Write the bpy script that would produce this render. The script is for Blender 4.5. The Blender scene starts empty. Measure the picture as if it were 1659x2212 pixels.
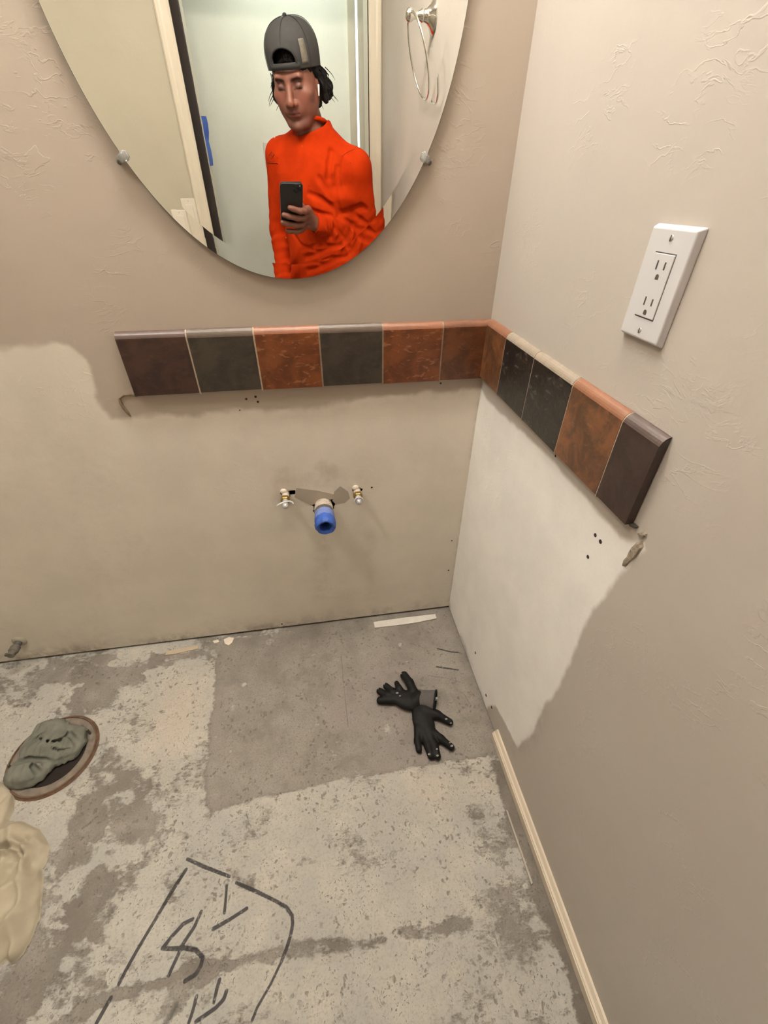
import bpy, math, random
import numpy as np
from mathutils import Vector, Matrix

# ------------------------------------------------------------------ camera
CAM = np.array([-0.415, -1.0, 1.23])
YAW, PITCH, ROLL, FPX = -0.168116766, -0.644282630, -0.00879078959, 927.4156
IW, IH = 1659.0, 2212.0
def _rot():
    a, b, c = YAW, PITCH, ROLL
    Rz = np.array([[math.cos(a), -math.sin(a), 0], [math.sin(a), math.cos(a), 0], [0, 0, 1]])
    Rx = np.array([[1, 0, 0], [0, math.cos(b), -math.sin(b)], [0, math.sin(b), math.cos(b)]])
    Ry = np.array([[math.cos(c), 0, math.sin(c)], [0, 1, 0], [-math.sin(c), 0, math.cos(c)]])
    return Rz @ Rx @ Ry
RB = _rot()
C_R, C_F, C_U = RB[:, 0], RB[:, 1], RB[:, 2]
sc = bpy.context.scene
cd = bpy.data.cameras.new('camera'); cam = bpy.data.objects.new('camera', cd)
sc.collection.objects.link(cam); sc.camera = cam
cd.sensor_fit = 'VERTICAL'; cd.sensor_height = 36.0; cd.lens = FPX * 36.0 / IH
cd.clip_start = 0.003; cd.clip_end = 50
cam.matrix_world = Matrix(((C_R[0], C_U[0], -C_F[0], CAM[0]), (C_R[1], C_U[1], -C_F[1], CAM[1]),
                           (C_R[2], C_U[2], -C_F[2], CAM[2]), (0, 0, 0, 1)))
# ------------------------------------------------------------------ world, view
w = bpy.data.worlds.new('world'); sc.world = w; w.use_nodes = True
w.node_tree.nodes['Background'].inputs[0].default_value = (0.9, 0.95, 1, 1)
w.node_tree.nodes['Background'].inputs[1].default_value = 0.05
sc.view_settings.view_transform = 'Standard'; sc.view_settings.look = 'None'
sc.view_settings.gamma = 1.0; sc.view_settings.use_curve_mapping = False
sc.view_settings.exposure = 0.24
BULB = 168.0          # vanity globe emission strength
HALL = 38.0          # hallway daylight power (W)
FILL_DOME = 38.0           # emission of the added fill dome

# ------------------------------------------------------------------ helpers
def ray(px, py):
    return C_R * ((px - IW / 2) / FPX) - C_U * ((py - IH / 2) / FPX) + C_F
def B(px, py, y=0.0):            # point on a plane parallel to the back wall
    d = ray(px, py); return CAM + d * ((y - CAM[1]) / d[1])
def RW(px, py, x=0.0):           # on a plane parallel to the right wall
    d = ray(px, py); return CAM + d * ((x - CAM[0]) / d[0])
def FL(px, py, z=0.0):           # on a plane parallel to the floor
    d = ray(px, py); return CAM + d * ((z - CAM[2]) / d[2])
col = sc.collection
def tag(o, label=None, cat=None, group=None, kind=None):
    if label: o['label'] = label
    if cat: o['category'] = cat
    if group: o['group'] = group
    if kind: o['kind'] = kind
    return o
def empty(name, loc, label=None, cat=None, group=None):
    o = bpy.data.objects.new(name, None); col.objects.link(o); o.location = Vector(loc)
    o.empty_display_size = 0.02
    return tag(o, label, cat, group)
def wloc(o):
    v = Vector(o.location)
    while o.parent: o = o.parent; v = v + Vector(o.location)
    return v
def mk(name, V, F, mat, parent=None, smooth=False, attrs=None):
    V = np.asarray(V, dtype=float)
    lo, hi = V.min(0), V.max(0)
    loc = np.array([(lo[0] + hi[0]) / 2, (lo[1] + hi[1]) / 2, lo[2]])
    me = bpy.data.meshes.new(name)
    if isinstance(F, np.ndarray):
        n, k = F.shape
        me.vertices.add(len(V)); me.vertices.foreach_set('co', (V - loc).astype(np.float32).ravel())
        me.loops.add(n * k); me.loops.foreach_set('vertex_index', F.astype(np.int32).ravel())
        me.polygons.add(n); me.polygons.foreach_set('loop_start', np.arange(0, n * k, k, dtype=np.int32))
        me.update(calc_edges=True); me.validate()
    else:
        me.from_pydata([tuple(v) for v in (V - loc)], [], F); me.validate(); me.update()
    if smooth:
        me.polygons.foreach_set('use_smooth', np.ones(len(me.polygons), dtype=bool))
    for an, av in (attrs or {}).items():
        av = np.asarray(av, dtype=np.float32)
        if av.ndim == 1:
            a = me.attributes.new(an, 'FLOAT', 'POINT'); a.data.foreach_set('value', av)
        else:
            if av.shape[1] == 3: av = np.hstack([av, np.ones((len(av), 1), np.float32)])
            a = me.attributes.new(an, 'FLOAT_COLOR', 'POINT'); a.data.foreach_set('color', av.ravel())
    o = bpy.data.objects.new(name, me); col.objects.link(o)
    if mat: me.materials.append(mat)
    if parent is not None:
        o.parent = parent; o.location = Vector(loc) - wloc(parent)
    else: o.location = Vector(loc)
    return o
def frame(d):
    d = np.asarray(d, float); d = d / np.linalg.norm(d)
    t = np.array([0, 0, 1.0]) if abs(d[2]) < 0.9 else np.array([1.0, 0, 0])
    a = np.cross(t, d); a /= np.linalg.norm(a); b = np.cross(d, a)
    return a, b, d
class MB:
    def __init__(s): s.v = []; s.f = []
    def add(s, V, F):
        o = len(s.v); s.v += [np.array(v, float) for v in V]; s.f += [[i + o for i in f] for f in F]; return s
    def box(s, lo, hi, M=None):
        x0, y0, z0 = lo; x1, y1, z1 = hi
        V = [(x0, y0, z0), (x1, y0, z0), (x1, y1, z0), (x0, y1, z0), (x0, y0, z1), (x1, y0, z1), (x1, y1, z1), (x0, y1, z1)]
        if M is not None: V = [M(np.array(v)) for v in V]
        return s.add(V, [[0, 3, 2, 1], [4, 5, 6, 7], [0, 1, 5, 4], [1, 2, 6, 5], [2, 3, 7, 6], [3, 0, 4, 7]])
    def tube(s, pts, rad, seg=12, cap=True, flat=1.0):
        pts = [np.array(p, float) for p in pts]; n = len(pts)
        if not hasattr(rad, '__len__'): rad = [rad] * n
        V = []; F = []; a0 = None
        for i, p in enumerate(pts):
            d = pts[min(i + 1, n - 1)] - pts[max(i - 1, 0)]
            a, b, d = frame(d)
            if a0 is not None:
                a = a0 - d * (a0 @ d); a /= np.linalg.norm(a); b = np.cross(d, a)
            a0 = a
            for k in range(seg):
                t = 2 * math.pi * k / seg
                V.append(p + rad[i] * (a * math.cos(t) + b * math.sin(t) * flat))
        for i in range(n - 1):
            for k in range(seg):
                k2 = (k + 1) % seg
                F.append([i * seg + k, i * seg + k2, (i + 1) * seg + k2, (i + 1) * seg + k])
        if cap:
            F.append(list(range(seg))[::-1]); F.append([(n - 1) * seg + k for k in range(seg)])
        return s.add(V, F)
    def lathe(s, o, d, prof, seg=32, closed=False):
        a, b, d = frame(d); o = np.array(o, float); V = []; F = []
        for (r, h) in prof:
            for k in range(seg):
                t = 2 * math.pi * k / seg
                V.append(o + d * h + (a * math.cos(t) + b * math.sin(t)) * max(r, 1e-5))
        n = len(prof)
        for i in range(n - 1 if not closed else n):
            i2 = (i + 1) % n
            for k in range(seg):
                k2 = (k + 1) % seg
                F.append([i * seg + k, i * seg + k2, i2 * seg + k2, i2 * seg + k])
        return s.add(V, F)
    def prism(s, poly, ext):     # poly: 3-D loop, ext: vector
        n = len(poly); P0 = [np.array(p, float) for p in poly]; e = np.array(ext, float)
        F = [list(range(n))[::-1], [n + i for i in range(n)]]
        for i in range(n):
            j = (i + 1) % n; F.append([i, j, n + j, n + i])
        return s.add(P0 + [p + e for p in P0], F)
    def ball(s, c, r, seg=16, rings=10):
        r = np.array([r] * 3 if not hasattr(r, '__len__') else r, float); c = np.array(c, float); V = []; F = []
        for i in range(rings + 1):
            p = math.pi * i / rings
            for k in range(seg):
                t = 2 * math.pi * k / seg
                V.append(c + r * np.array([math.sin(p) * math.cos(t), math.sin(p) * math.sin(t), math.cos(p)]))
        for i in range(rings):
            for k in range(seg):
                k2 = (k + 1) % seg
                F.append([i * seg + k, (i + 1) * seg + k, (i + 1) * seg + k2, i * seg + k2])
        return s.add(V, F)
    def build(s, name, mat, parent=None, smooth=False, bevel=0, seg=2, autos=False):
        o = mk(name, s.v, s.f, mat, parent, smooth)
        import bmesh
        bm = bmesh.new(); bm.from_mesh(o.data)
        bmesh.ops.remove_doubles(bm, verts=bm.verts, dist=2e-5)
        bmesh.ops.recalc_face_normals(bm, faces=bm.faces); bm.to_mesh(o.data); bm.free()
        if smooth:
            o.data.set_sharp_from_angle(angle=math.radians(42))
        if bevel:
            m = o.modifiers.new('bevel', 'BEVEL'); m.width = bevel; m.segments = seg; m.limit_method = 'ANGLE'
        return o
# ---- numpy noise
def _hash(ix, iy, seed):
    h = (ix.astype(np.int64) * 374761393 + iy.astype(np.int64) * 668265263 + seed * 1442695041) & 0x7fffffff
    h = ((h ^ (h >> 13)) * 1274126177) & 0x7fffffff
    return ((h ^ (h >> 16)) & 0xffff) / 65535.0
def vnoise(x, y, seed=0):
    ix, iy = np.floor(x), np.floor(y); fx, fy = x - ix, y - iy
    ux, uy = fx * fx * (3 - 2 * fx), fy * fy * (3 - 2 * fy)
    a, b = _hash(ix, iy, seed), _hash(ix + 1, iy, seed); c, d = _hash(ix, iy + 1, seed), _hash(ix + 1, iy + 1, seed)
    return a + (b - a) * ux + (c - a) * uy + (a - b - c + d) * ux * uy
def fbm(x, y, seed=0, o=4):
    s = 0; a = 0.5; t = 0
    for i in range(o):
        s = s + a * vnoise(x * 2 ** i, y * 2 ** i, seed + i * 17); t += a; a *= 0.5
    return s / t
def sst(e0, e1, x):
    t = np.clip((x - e0) / (e1 - e0), 0, 1); return t * t * (3 - 2 * t)
def segdist(P, a, b):
    ab = b - a; t = np.clip(((P - a) @ ab) / max(ab @ ab, 1e-12), 0, 1)
    return np.linalg.norm(P - (a + t[:, None] * ab), axis=1)
def linedist(P, pts):
    d = np.full(len(P), 9.0)
    for a, b in zip(pts[:-1], pts[1:]): d = np.minimum(d, segdist(P, np.array(a), np.array(b)))
    return d
def polysd(P, poly):             # signed distance, negative inside
    poly = [np.array(p, float) for p in poly]; d = linedist(P, poly + [poly[0]]); ins = np.zeros(len(P), bool)
    for a, b in zip(poly, poly[1:] + poly[:1]):
        c = (a[1] > P[:, 1]) != (b[1] > P[:, 1])
        xx = (b[0] - a[0]) * (P[:, 1] - a[1]) / ((b[1] - a[1]) if b[1] != a[1] else 1e-9) + a[0]
        ins ^= c & (P[:, 0] < xx)
    return np.where(ins, -d, d)
def grid(us, vs):                # rectilinear grid -> (U,V) flat, quads
    U, Vv = np.meshgrid(us, vs, indexing='ij'); n, m = len(us), len(vs)
    i, j = np.meshgrid(np.arange(n - 1), np.arange(m - 1), indexing='ij')
    a = (i * m + j).ravel(); return U.ravel(), Vv.ravel(), np.stack([a, a + m, a + m + 1, a + 1], 1)
# ---- node material DSL
class NT:
    def __init__(s, name):
        s.m = bpy.data.materials.new(name); s.m.use_nodes = True; s.t = s.m.node_tree
        s.b = s.t.nodes['Principled BSDF']
    def n(s, ty, ins=None, out=0, **pr):
        nd = s.t.nodes.new('ShaderNode' + ty)
        for k, v in pr.items(): setattr(nd, k, v)
        for k, v in (ins or {}).items(): s.set(nd.inputs[k], v)
        return nd.outputs[out]
    def set(s, sk, v):
        if isinstance(v, bpy.types.NodeSocket): s.t.links.new(v, sk)
        elif hasattr(v, '__len__') and len(v) == 3 and sk.type == 'RGBA': sk.default_value = (*v, 1)
        else: sk.default_value = v
    def p(s, **k):
        for a, v in k.items(): s.set(s.b.inputs[a.replace('_', ' ')], v)
        return s.m
    def attr(s, name, out='Fac'):
        return s.n('Attribute', attribute_name=name, out=out)
    def co(s, scale=(1, 1, 1), rot=(0, 0, 0)):
        c = s.n('TexCoord', out='Object'); return s.n('Mapping', {'Vector': c, 'Scale': scale, 'Rotation': rot})
    def noise(s, v, scale, detail=4, rough=0.55, dist=0.0):
        return s.n('TexNoise', {'Vector': v, 'Scale': scale, 'Detail': detail, 'Roughness': rough, 'Distortion': dist})
    def vor(s, v, scale, feature='F1', out='Distance'):
        return s.n('TexVoronoi', {'Vector': v, 'Scale': scale}, out=out, feature=feature)
    def mix(s, f, a, b, blend='MIX'):
        return s.n('MixRGB', {'Fac': f, 'Color1': a, 'Color2': b}, blend_type=blend)
    def math(s, op, a, b=0.0, c=None):
        i = {0: a, 1: b}
        if c is not None: i[2] = c
        return s.n('Math', i, operation=op)
    def ramp(s, x, e0, e1, lo=0.0, hi=1.0):
        return s.n('MapRange', {'Value': x, 'From Min': e0, 'From Max': e1, 'To Min': lo, 'To Max': hi}, interpolation_type='SMOOTHSTEP')
    def bump(s, h, strength=0.3, dist=0.01, normal=None):
        i = {'Height': h, 'Strength': strength, 'Distance': dist}
        if normal is not None: i['Normal'] = normal
        return s.n('Bump', i)
def plain(name, c, rough=0.5, metal=0.0, var=0.06, scale=30, bump=0.0, **k):
    t = NT(name); v = t.co(); nz = t.noise(v, scale, 4)
    c = np.array(c, float)
    cc = t.mix(nz, tuple(np.clip(c * (1 - var * 2), 0, 1)), tuple(np.clip(c * (1 + var * 2), 0, 1)))
    t.p(Base_Color=cc, Roughness=rough, Metallic=metal, **k)
    if bump: t.p(Normal=t.bump(nz, bump, 0.004))
    return t.m

# ------------------------------------------------------------------ materials
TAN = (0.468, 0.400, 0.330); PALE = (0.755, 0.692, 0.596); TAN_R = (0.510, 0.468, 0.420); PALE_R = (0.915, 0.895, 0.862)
def wall_mat(name, rot=(0, 0, 0), attrs=True, tan=TAN, pale=PALE, relief=1.0):
    t = NT(name); v = t.co((1, 1, 1), rot)
    big = t.noise(v, 2.2, 5, 0.6); fine = t.noise(v, 160, 3)
    tint = t.mix(t.ramp(big, .35, .65), tuple(np.array(tan) * .965), tuple(np.array(tan) * 1.03))
    if attrs:
        pm = t.attr('pale'); wob = t.noise(v, 38, 5, 0.6)
        pm2 = t.ramp(t.math('ADD', pm, t.math('MULTIPLY', t.math('SUBTRACT', wob, .5), .35)), .25, .75)
        pv = t.mix(t.ramp(t.noise(v, 5, 4, .6), .35, .65), tuple(np.array(pale) * .95), tuple(np.array(pale) * 1.04))
        tint = t.mix(pm2, tint, pv)
        dm = t.attr('dirt')
        dm2 = t.math('MULTIPLY', dm, t.ramp(t.noise(v, 26, 6, .65), .3, .68))
        tint = t.mix(dm2, tint, (0.20, 0.155, 0.11))
    tint = t.mix(t.math('MULTIPLY', fine, .10), tint, (0.30, 0.25, 0.2))
    # hand-trowelled relief: broad lumps, thin ridges, a few trowel lips
    warp = t.n('MixRGB', {'Fac': 0.12, 'Color1': v, 'Color2': t.n('TexNoise', {'Vector': v, 'Scale': 5.0, 'Detail': 3}, out=1)})
    st = t.n('Mapping', {'Vector': warp, 'Scale': (1.0, 1.0, 2.2)})
    r1 = t.math('ABSOLUTE', t.math('SUBTRACT', t.noise(st, 17, 4, .55), .5))
    gate = t.ramp(t.noise(v, 6.5, 2), .48, .64)
    ridge = t.math('MULTIPLY', t.ramp(r1, .022, 0.0), gate)
    lip = t.math('MULTIPLY', t.ramp(t.noise(st, 24, 4, .6), .57, .61), t.ramp(t.noise(v, 4.2, 2), .53, .62))
    h = t.math('ADD', t.math('MULTIPLY', big, 1.2), t.math('ADD', t.math('MULTIPLY', ridge, .085), t.math('MULTIPLY', lip, .085)))
    h = t.math('ADD', h, t.math('MULTIPLY', fine, .035))
    t.p(Base_Color=tint, Roughness=0.62, Normal=t.bump(h, .42 * relief, .006)); t.b.inputs['Specular IOR Level'].default_value = 0.3
    return t.m
M = {}
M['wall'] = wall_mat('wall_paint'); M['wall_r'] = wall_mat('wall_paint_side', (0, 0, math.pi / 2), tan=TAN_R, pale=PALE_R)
M['wall_plain'] = wall_mat('wall_paint_plain', attrs=False, tan=(0.400, 0.362, 0.282))
M['hall'] = wall_mat('hall_paint', attrs=False, tan=(0.74, 0.735, 0.65), relief=.25)
M['ceil'] = plain('ceiling_paint', (.74, .70, .63), .8)
M['trim'] = plain('trim_paint', (.66, .57, .45), .38, var=.03, scale=12)
M['white_trim'] = plain('white_trim_paint', (.54, .485, .385), .35, var=.03, scale=12)
M['gap'] = plain('dark_gap_wood', (.012, .006, .0035), .8)
M['plate'] = plain('white_plastic', (.62, .62, .635), .32, var=.015); M['almond'] = plain('almond_plastic', (.60, .55, .46), .35, var=.02)
M['slot'] = plain('slot_dark', (.085, .078, .062), .6)
M['screw'] = plain('screw_paint', (.55, .54, .53), .3, .4)
M['grout'] = plain('grout', (.30, .22, .15), .85, var=.2, scale=120)
M['grout_light'] = plain('grout_light', (.46, .36, .26), .8, var=.15, scale=120)
M['chrome'] = plain('chrome', (.80, .79, .76), .08, 1.0, var=.01)
M['brass'] = plain('brass', (.42, .28, .09), .35, .9, var=.15, scale=200)
M['pvc'] = plain('pipe_paint', (.55, .48, .40), .6, var=.3, scale=90)
M['pipe_grey'] = plain('pipe_grey', (.10, .09, .08), .6, var=.2, scale=90)
M['bluetape'] = plain('blue_tape', (.035, .10, .42), .55, var=.22, scale=60, bump=.4)
M['bluetape_light'] = plain('blue_tape_worn', (.16, .22, .48), .6, var=.25, scale=60)
M['paper_w'] = plain('white_strip', (.66, .62, .56), .7, var=.08, scale=60)
M['caulk'] = plain('old_caulk', (.20, .14, .085), .75, var=.35, scale=90, bump=.3)
M['plaster'] = plain('plaster_chip', (.70, .62, .52), .8, var=.06)
M['rust'] = plain('rusty_iron', (.13, .075, .045), .85, var=.4, scale=60, bump=.6)
M['rag'] = plain('rag_cloth', (.155, .155, .125), .95, var=.22, scale=25, bump=.25)
M['cloth'] = plain('cotton_cloth', (.42, .365, .27), .95, var=.10, scale=22, bump=.15)
M['glove'] = plain('nitrile_black', (.0075, .007, .0065), .62, var=.3, scale=60, bump=.2); M['glove'].node_tree.nodes['Principled BSDF'].inputs['Specular IOR Level'].default_value = .22
M['glove_knit'] = plain('knit_grey', (.10, .09, .085), .9, var=.15, scale=300, bump=.4)
M['glove_wear'] = plain('glove_paint_splatter', (.24, .22, .20), .8, var=.4, scale=120)
M['black'] = plain('black_inside', (.006, .005, .005), .7)
M['clear'] = plain('clear_plastic', (.95, .94, .92), .06, var=.05, scale=200)
M['clear'].node_tree.nodes['Principled BSDF'].inputs['Transmission Weight'].default_value = .85
M['mirror'] = plain('mirror_silver', (.90, .91, .885), .0, 1.0, var=0)
M['mirror_edge'] = plain('mirror_edge_glass', (.20, .22, .19), .25, var=.05)
def tile_mat(name, c1, c2, c3, vein=.0):
    t = NT(name); v = t.co(); n1 = t.noise(v, 22, 7, .65, .6); n2 = t.noise(v, 70, 6, .7)
    v2 = t.n('Mapping', {'Vector': v, 'Rotation': (.4, .8, .5), 'Scale': (1, 1, 2.4)})
    c = t.mix(t.ramp(n1, .38, .62), c1, c2)
    sp = t.math('MULTIPLY', t.ramp(t.noise(v2, 40, 6, .62, .8), .57, .66), vein)
    c = t.mix(sp, c, c3)
    t.p(Base_Color=c, Roughness=t.ramp(n2, .3, .7, .30, .48), Coat_Weight=.3, Coat_Roughness=.28, Normal=t.bump(t.math('ADD', n1, t.math('MULTIPLY', n2, .4)), .28, .004))
    return t.m
M['t_maroon'] = tile_mat('slate_maroon', (.030, .013, .010), (.060, .026, .018), (.09, .05, .04), .25)
M['t_slate'] = tile_mat('slate_grey', (.030, .023, .016), (.054, .041, .029), (.085, .060, .042), .35)
M['t_rust'] = tile_mat('slate_rust', (.105, .026, .006), (.190, .054, .013), (.34, .15, .065), .6)
M['t_rust2'] = tile_mat('slate_rust_dark', (.075, .025, .010), (.155, .052, .018), (.22, .10, .05), .35)
M['t_black'] = tile_mat('slate_black', (.011, .010, .009), (.018, .016, .0145), (.22, .18, .15), .30)
M['t_brown'] = tile_mat('slate_brown', (.085, .038, .018), (.20, .078, .030), (.26, .12, .06), .4)
M['t_plum'] = tile_mat('slate_plum', (.032, .017, .014), (.050, .028, .023), (.07, .045, .035), .3)

# ------------------------------------------------------------------ vanity light (above the mirror, out of frame)
emi = NT('globe_glow'); emi.p(Base_Color=(.9, .9, .9), Emission_Color=(1.0, .945, .86), Emission_Strength=BULB)
vl = empty('vanity_light', (-.437, 0, 2.28), 'chrome three-globe vanity light bar on the wall above the oval mirror', 'light')
MB().box((-.75, -.03, 2.31), (-.125, -.002, 2.39)).build('back_plate', M['chrome'], vl, bevel=.008)
for gx in (-.66, -.437, -.215):
    arm = MB().tube([(gx, -.03, 2.35), (gx, -.175, 2.35), (gx, -.20, 2.33)], .011, 12).build('arm', M['chrome'], vl, True)
    MB().lathe((gx, -.20, 2.33), (0, 0, -1), [(0, -.005), (.03, -.005), (.032, .02), (.0, .02)], 20).build('socket_cup', M['chrome'], arm, True)
    MB().ball((gx, -.20, 2.265), .052, 20, 12).build('globe', emi.m, vl, True)

# ------------------------------------------------------------------ room shell
XL, YF, ZC = -2.3, -1.62, 2.42     # left wall, wall with the door, ceiling
def rect(name, pts, mat, **k):
    return tag(mk(name, pts, [[0, 1, 2, 3]], mat), kind='structure')
def span(a, b, step): return np.linspace(a, b, max(2, int(round((b - a) / step)) + 1))
def cat(*r):
    return np.unique(np.round(np.concatenate(r), 6))
# --- back wall: fine where seen, with ragged pipe holes
def B2(px, py): q = B(px, py); return (q[0], q[2])
DR = B2(698, 1090); SL = B2(617, 1068); SR = B2(771, 1060)
DR = np.array(DR); SL = np.array(SL); SR = np.array(SR)
us = cat(span(XL, -1.5, .1), span(-1.5, -.6, .009), span(-.6, -.25, .0022), span(-.25, 0, .009))
vs = cat(span(.009, .40, .009), span(.40, .58, .0022), span(.58, 1.2, .009), span(1.2, ZC, .06))
U, Vv, Q = grid(us, vs); PU = np.stack([U, Vv], 1)
pal = np.array([(0, 742), (110, 738), (152, 742), (182, 775), (200, 820), (222, 872), (242, 905), (330, 902), (450, 893), (560, 884), (700, 872), (850, 856), (960, 846), (1036, 838)])
polyW = [B2(*p) for p in pal] + [(0.2, .84), (0.2, -.2), (-3.0, -.2), (-3.0, B2(0, 742)[1])]
wn = (fbm(U * 14, Vv * 14, 3) - .5) * .05
sd = polysd(PU, polyW) + wn * .8
pale = sst(.024, -.020, sd)
# old tan paint left around the plumbing
pt = [B2(*p) for p in [(585, 1012), (700, 1000), (810, 1012), (815, 1060), (790, 1095), (700, 1100), (640, 1100), (590, 1085)]]
pale *= 1 - .32 * sst(.030, -.022, polysd(PU, pt) + wn)
pale *= 1 - .30 * sst(.40, .62, fbm(U * 5 + 3, Vv * 3, 9))
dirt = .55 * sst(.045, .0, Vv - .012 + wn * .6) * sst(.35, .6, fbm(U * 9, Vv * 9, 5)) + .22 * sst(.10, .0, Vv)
for (a, b, r, s_) in [((700, 1150), (690, 1290), .05, .16), ((800, 1150), (800, 1290), .03, .12), ((610, 900), (1000, 850), .02, .12)]:
    dirt += s_ * sst(r, 0, segdist(PU, np.array(B2(*a)), np.array(B2(*b))))
dirt += .35 * sst(.012, .0, -U) * sst(.92, .80, Vv) * sst(.3, .6, fbm(U * 20, Vv * 12, 8))
holes = [(DR, .034), (SL, .0135), (SR, .0135)]
keep = np.ones(len(Q), bool); qc = PU[Q].mean(1)
for c, r in holes:
    a = np.arctan2(qc[:, 1] - c[1], qc[:, 0] - c[0]); rr = r * (1 + .12 * np.sin(3 * a + 1) + .08 * np.sin(7 * a))
    keep &= np.hypot(qc[:, 0] - c[0], qc[:, 1] - c[1]) > rr
hb = np.array(B2(630, 1064)); keep &= ~((abs(qc[:, 0] - hb[0]) < .010) & (abs(qc[:, 1] - hb[1]) < .007))
wb = mk('wall_back', np.stack([U, np.zeros_like(U), Vv], 1), Q[keep], M['wall'], attrs={'pale': pale, 'dirt': dirt}); tag(wb, kind='structure')
MB().box((XL, .07, -.02), (.05, .09, ZC)).build('sheathing', M['black'], wb)
MB().box((XL, .014, -.02), (.02, .07, .0085)).build('sill_plate', M['gap'], wb)
# --- right wall
us = cat(span(YF - .12, -1.1, .06), span(-1.1, 0, .010)); vs = cat(span(.006, 1.2, .010), span(1.2, ZC, .06))
U, Vv, Q = grid(us, vs); PU = np.stack([U, Vv], 1)
def R2(px, py): q = RW(px, py); return (q[1], q[2])
poly = [R2(*p) for p in [(1060, 868), (1190, 990), (1275, 1085), (1338, 1168), (1392, 1182), (1336, 1226), (1302, 1290), (1262, 1362), (1215, 1452), (1172, 1530), (1130, 1608), (1118, 1614), (1090, 1560), (1070, 1520)]]
poly = [(0.2, poly[0][1])] + poly + [(-.40, .02), (-.38, -.2), (.2, -.2)]
wn = (fbm(U * 12, Vv * 12, 13) - .5) * .05
sd = polysd(PU, poly) + wn * .5
pale = sst(.018, -.014, sd)
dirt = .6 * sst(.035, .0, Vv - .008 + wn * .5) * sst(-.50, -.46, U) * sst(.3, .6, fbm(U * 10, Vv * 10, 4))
dirt += .25 * sst(.03, 0, linedist(PU, [R2(*p) for p in [(1180, 1530), (1150, 1600), (1110, 1625)]]))
wr = mk('wall_right', np.stack([np.zeros_like(U), U, Vv], 1), Q, M['wall_r'], attrs={'pale': pale, 'dirt': dirt}); tag(wr, kind='structure')
MB().box((.014, YF, -.02), (.06, .02, .0065)).build('sill_plate', M['gap'], wr)
MB().box((.06, YF, -.02), (.075, .09, ZC)).build('sheathing', M['black'], wr)
# --- other walls, ceiling
rect('wall_left', [(XL, YF, 0), (XL, 0, 0), (XL, 0, ZC), (XL, YF, ZC)], M['wall_plain'])
DX0, DX1, DZ = -.825, -.062, 2.04      # door opening
m = MB().box((XL, YF - .11, 0), (DX0 - .02, YF, ZC)).box((DX1 + .02, YF - .11, 0), (.06, YF, ZC)).box((DX0 - .02, YF - .11, DZ + .02), (DX1 + .02, YF, ZC))
tag(m.build('wall_front', M['wall_plain']), kind='structure')
HY = -2.34
tag(MB().box((XL - .3, HY - .9, ZC), (1.0, .12, ZC + .05)).build('ceiling', M['ceil']), kind='structure')
m = MB().box((XL, HY - .08, 0), (1.0, HY, ZC)).build('wall_hall', M['hall']); tag(m, kind='structure')
tag(MB().box((.95, HY, 0), (1.0, YF - .11, ZC)).build('wall_hall_right', M['hall']), kind='structure')
tag(MB().box((XL - .05, HY, 0), (XL, YF - .11, ZC)).build('wall_hall_left', M['hall']), kind='structure')

# ------------------------------------------------------------------ floor
us = cat(span(XL, -1.5, .04), span(-1.5, .02, .0034), np.array([.07])); vs = cat(span(HY, -1.06, .04), span(-1.06, .02, .0034), np.array([.07]))
U, Vv, Q = grid(us, vs); PU = np.stack([U, Vv], 1)
def F2(px, py): q = FL(px, py); return (q[0], q[1])
wob = (fbm(U * 16, Vv * 16, 21) - .5) * .06
foot = [F2(*p) for p in [(472, 1405), (462, 1500), (452, 1600), (440, 1742), (458, 1752), (560, 1722), (690, 1695), (820, 1668), (940, 1652), (985, 1642)]] + [F2(1062, 1632), (.1, -.46), (.1, .1), (F2(472, 1405)[0], .1)]
inside = sst(.010, -.010, polysd(PU, foot) + wob * .35)
# thinset cover: large on the open floor, ragged, thin at left middle
big = fbm(U * 4.2 + 7, Vv * 4.2, 31, 5); mid = fbm(U * 17, Vv * 17, 41, 5)
fine_ = fbm(U * 40 + 3 * Vv * 10, Vv * 55, 91, 4); thin = .70 + .62 * (big - .5) + .75 * (mid - .5) + .35 * (fine_ - .5)
def blob(px, py, rx, ry, amt):
    c = F2(px, py); global thin
    d = np.hypot((U - c[0]) / rx, (Vv - c[1]) / ry) + (mid - .5) * 2.2 + (fine_ - .5) * 1.2
    thin = thin + amt * .8 * sst(1.35, .1, d)
for a in [(120, 1450, .45, .10, -.42), (300, 1480, .22, .10, -.25), (400, 1560, .05, .14, .25), (250, 1770, .10, .09, -.45), (235, 1660, .07, .12, -.35), (330, 1575, .035, .05, -.5), (200, 1960, .12, .07, -.45), (110, 2120, .16, .08, -.5),
          (60, 1480, .2, .08, -.12), (370, 1540, .10, .14, .15), (600, 1900, .16, .12, .25), (760, 1860, .05, .03, -.3), (655, 1850, .05, .04, -.25), (730, 1800, .04, .02, -.2),
          (870, 1950, .16, .16, .25), (1000, 1800, .03, .12, .12), (1090, 1950, .06, .09, -.22), (1180, 2120, .07, .14, -.22), (520, 1900, .03, .02, -.45), (470, 1940, .035, .012, -.35),
          (800, 2120, .3, .10, .18), (150, 1560, .10, .09, -.10), (590, 2190, .06, .03, -.2), (370, 2190, .03, .03, -.45)]: blob(*a)
thin = np.clip(thin, 0, 1) * (1 - inside)
band = linedist(PU, [F2(*p) for p in [(130, 2215), (250, 2150), (370, 2115), (520, 2075), (640, 2052), (800, 2035), (1010, 2000)]]) + wob * .35 + (fine_ - .5) * .02
thin = thin - .5 * sst(.020, .0, band) * (1 - inside)
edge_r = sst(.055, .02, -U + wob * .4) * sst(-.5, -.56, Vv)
thin = thin - .8 * edge_r
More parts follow.
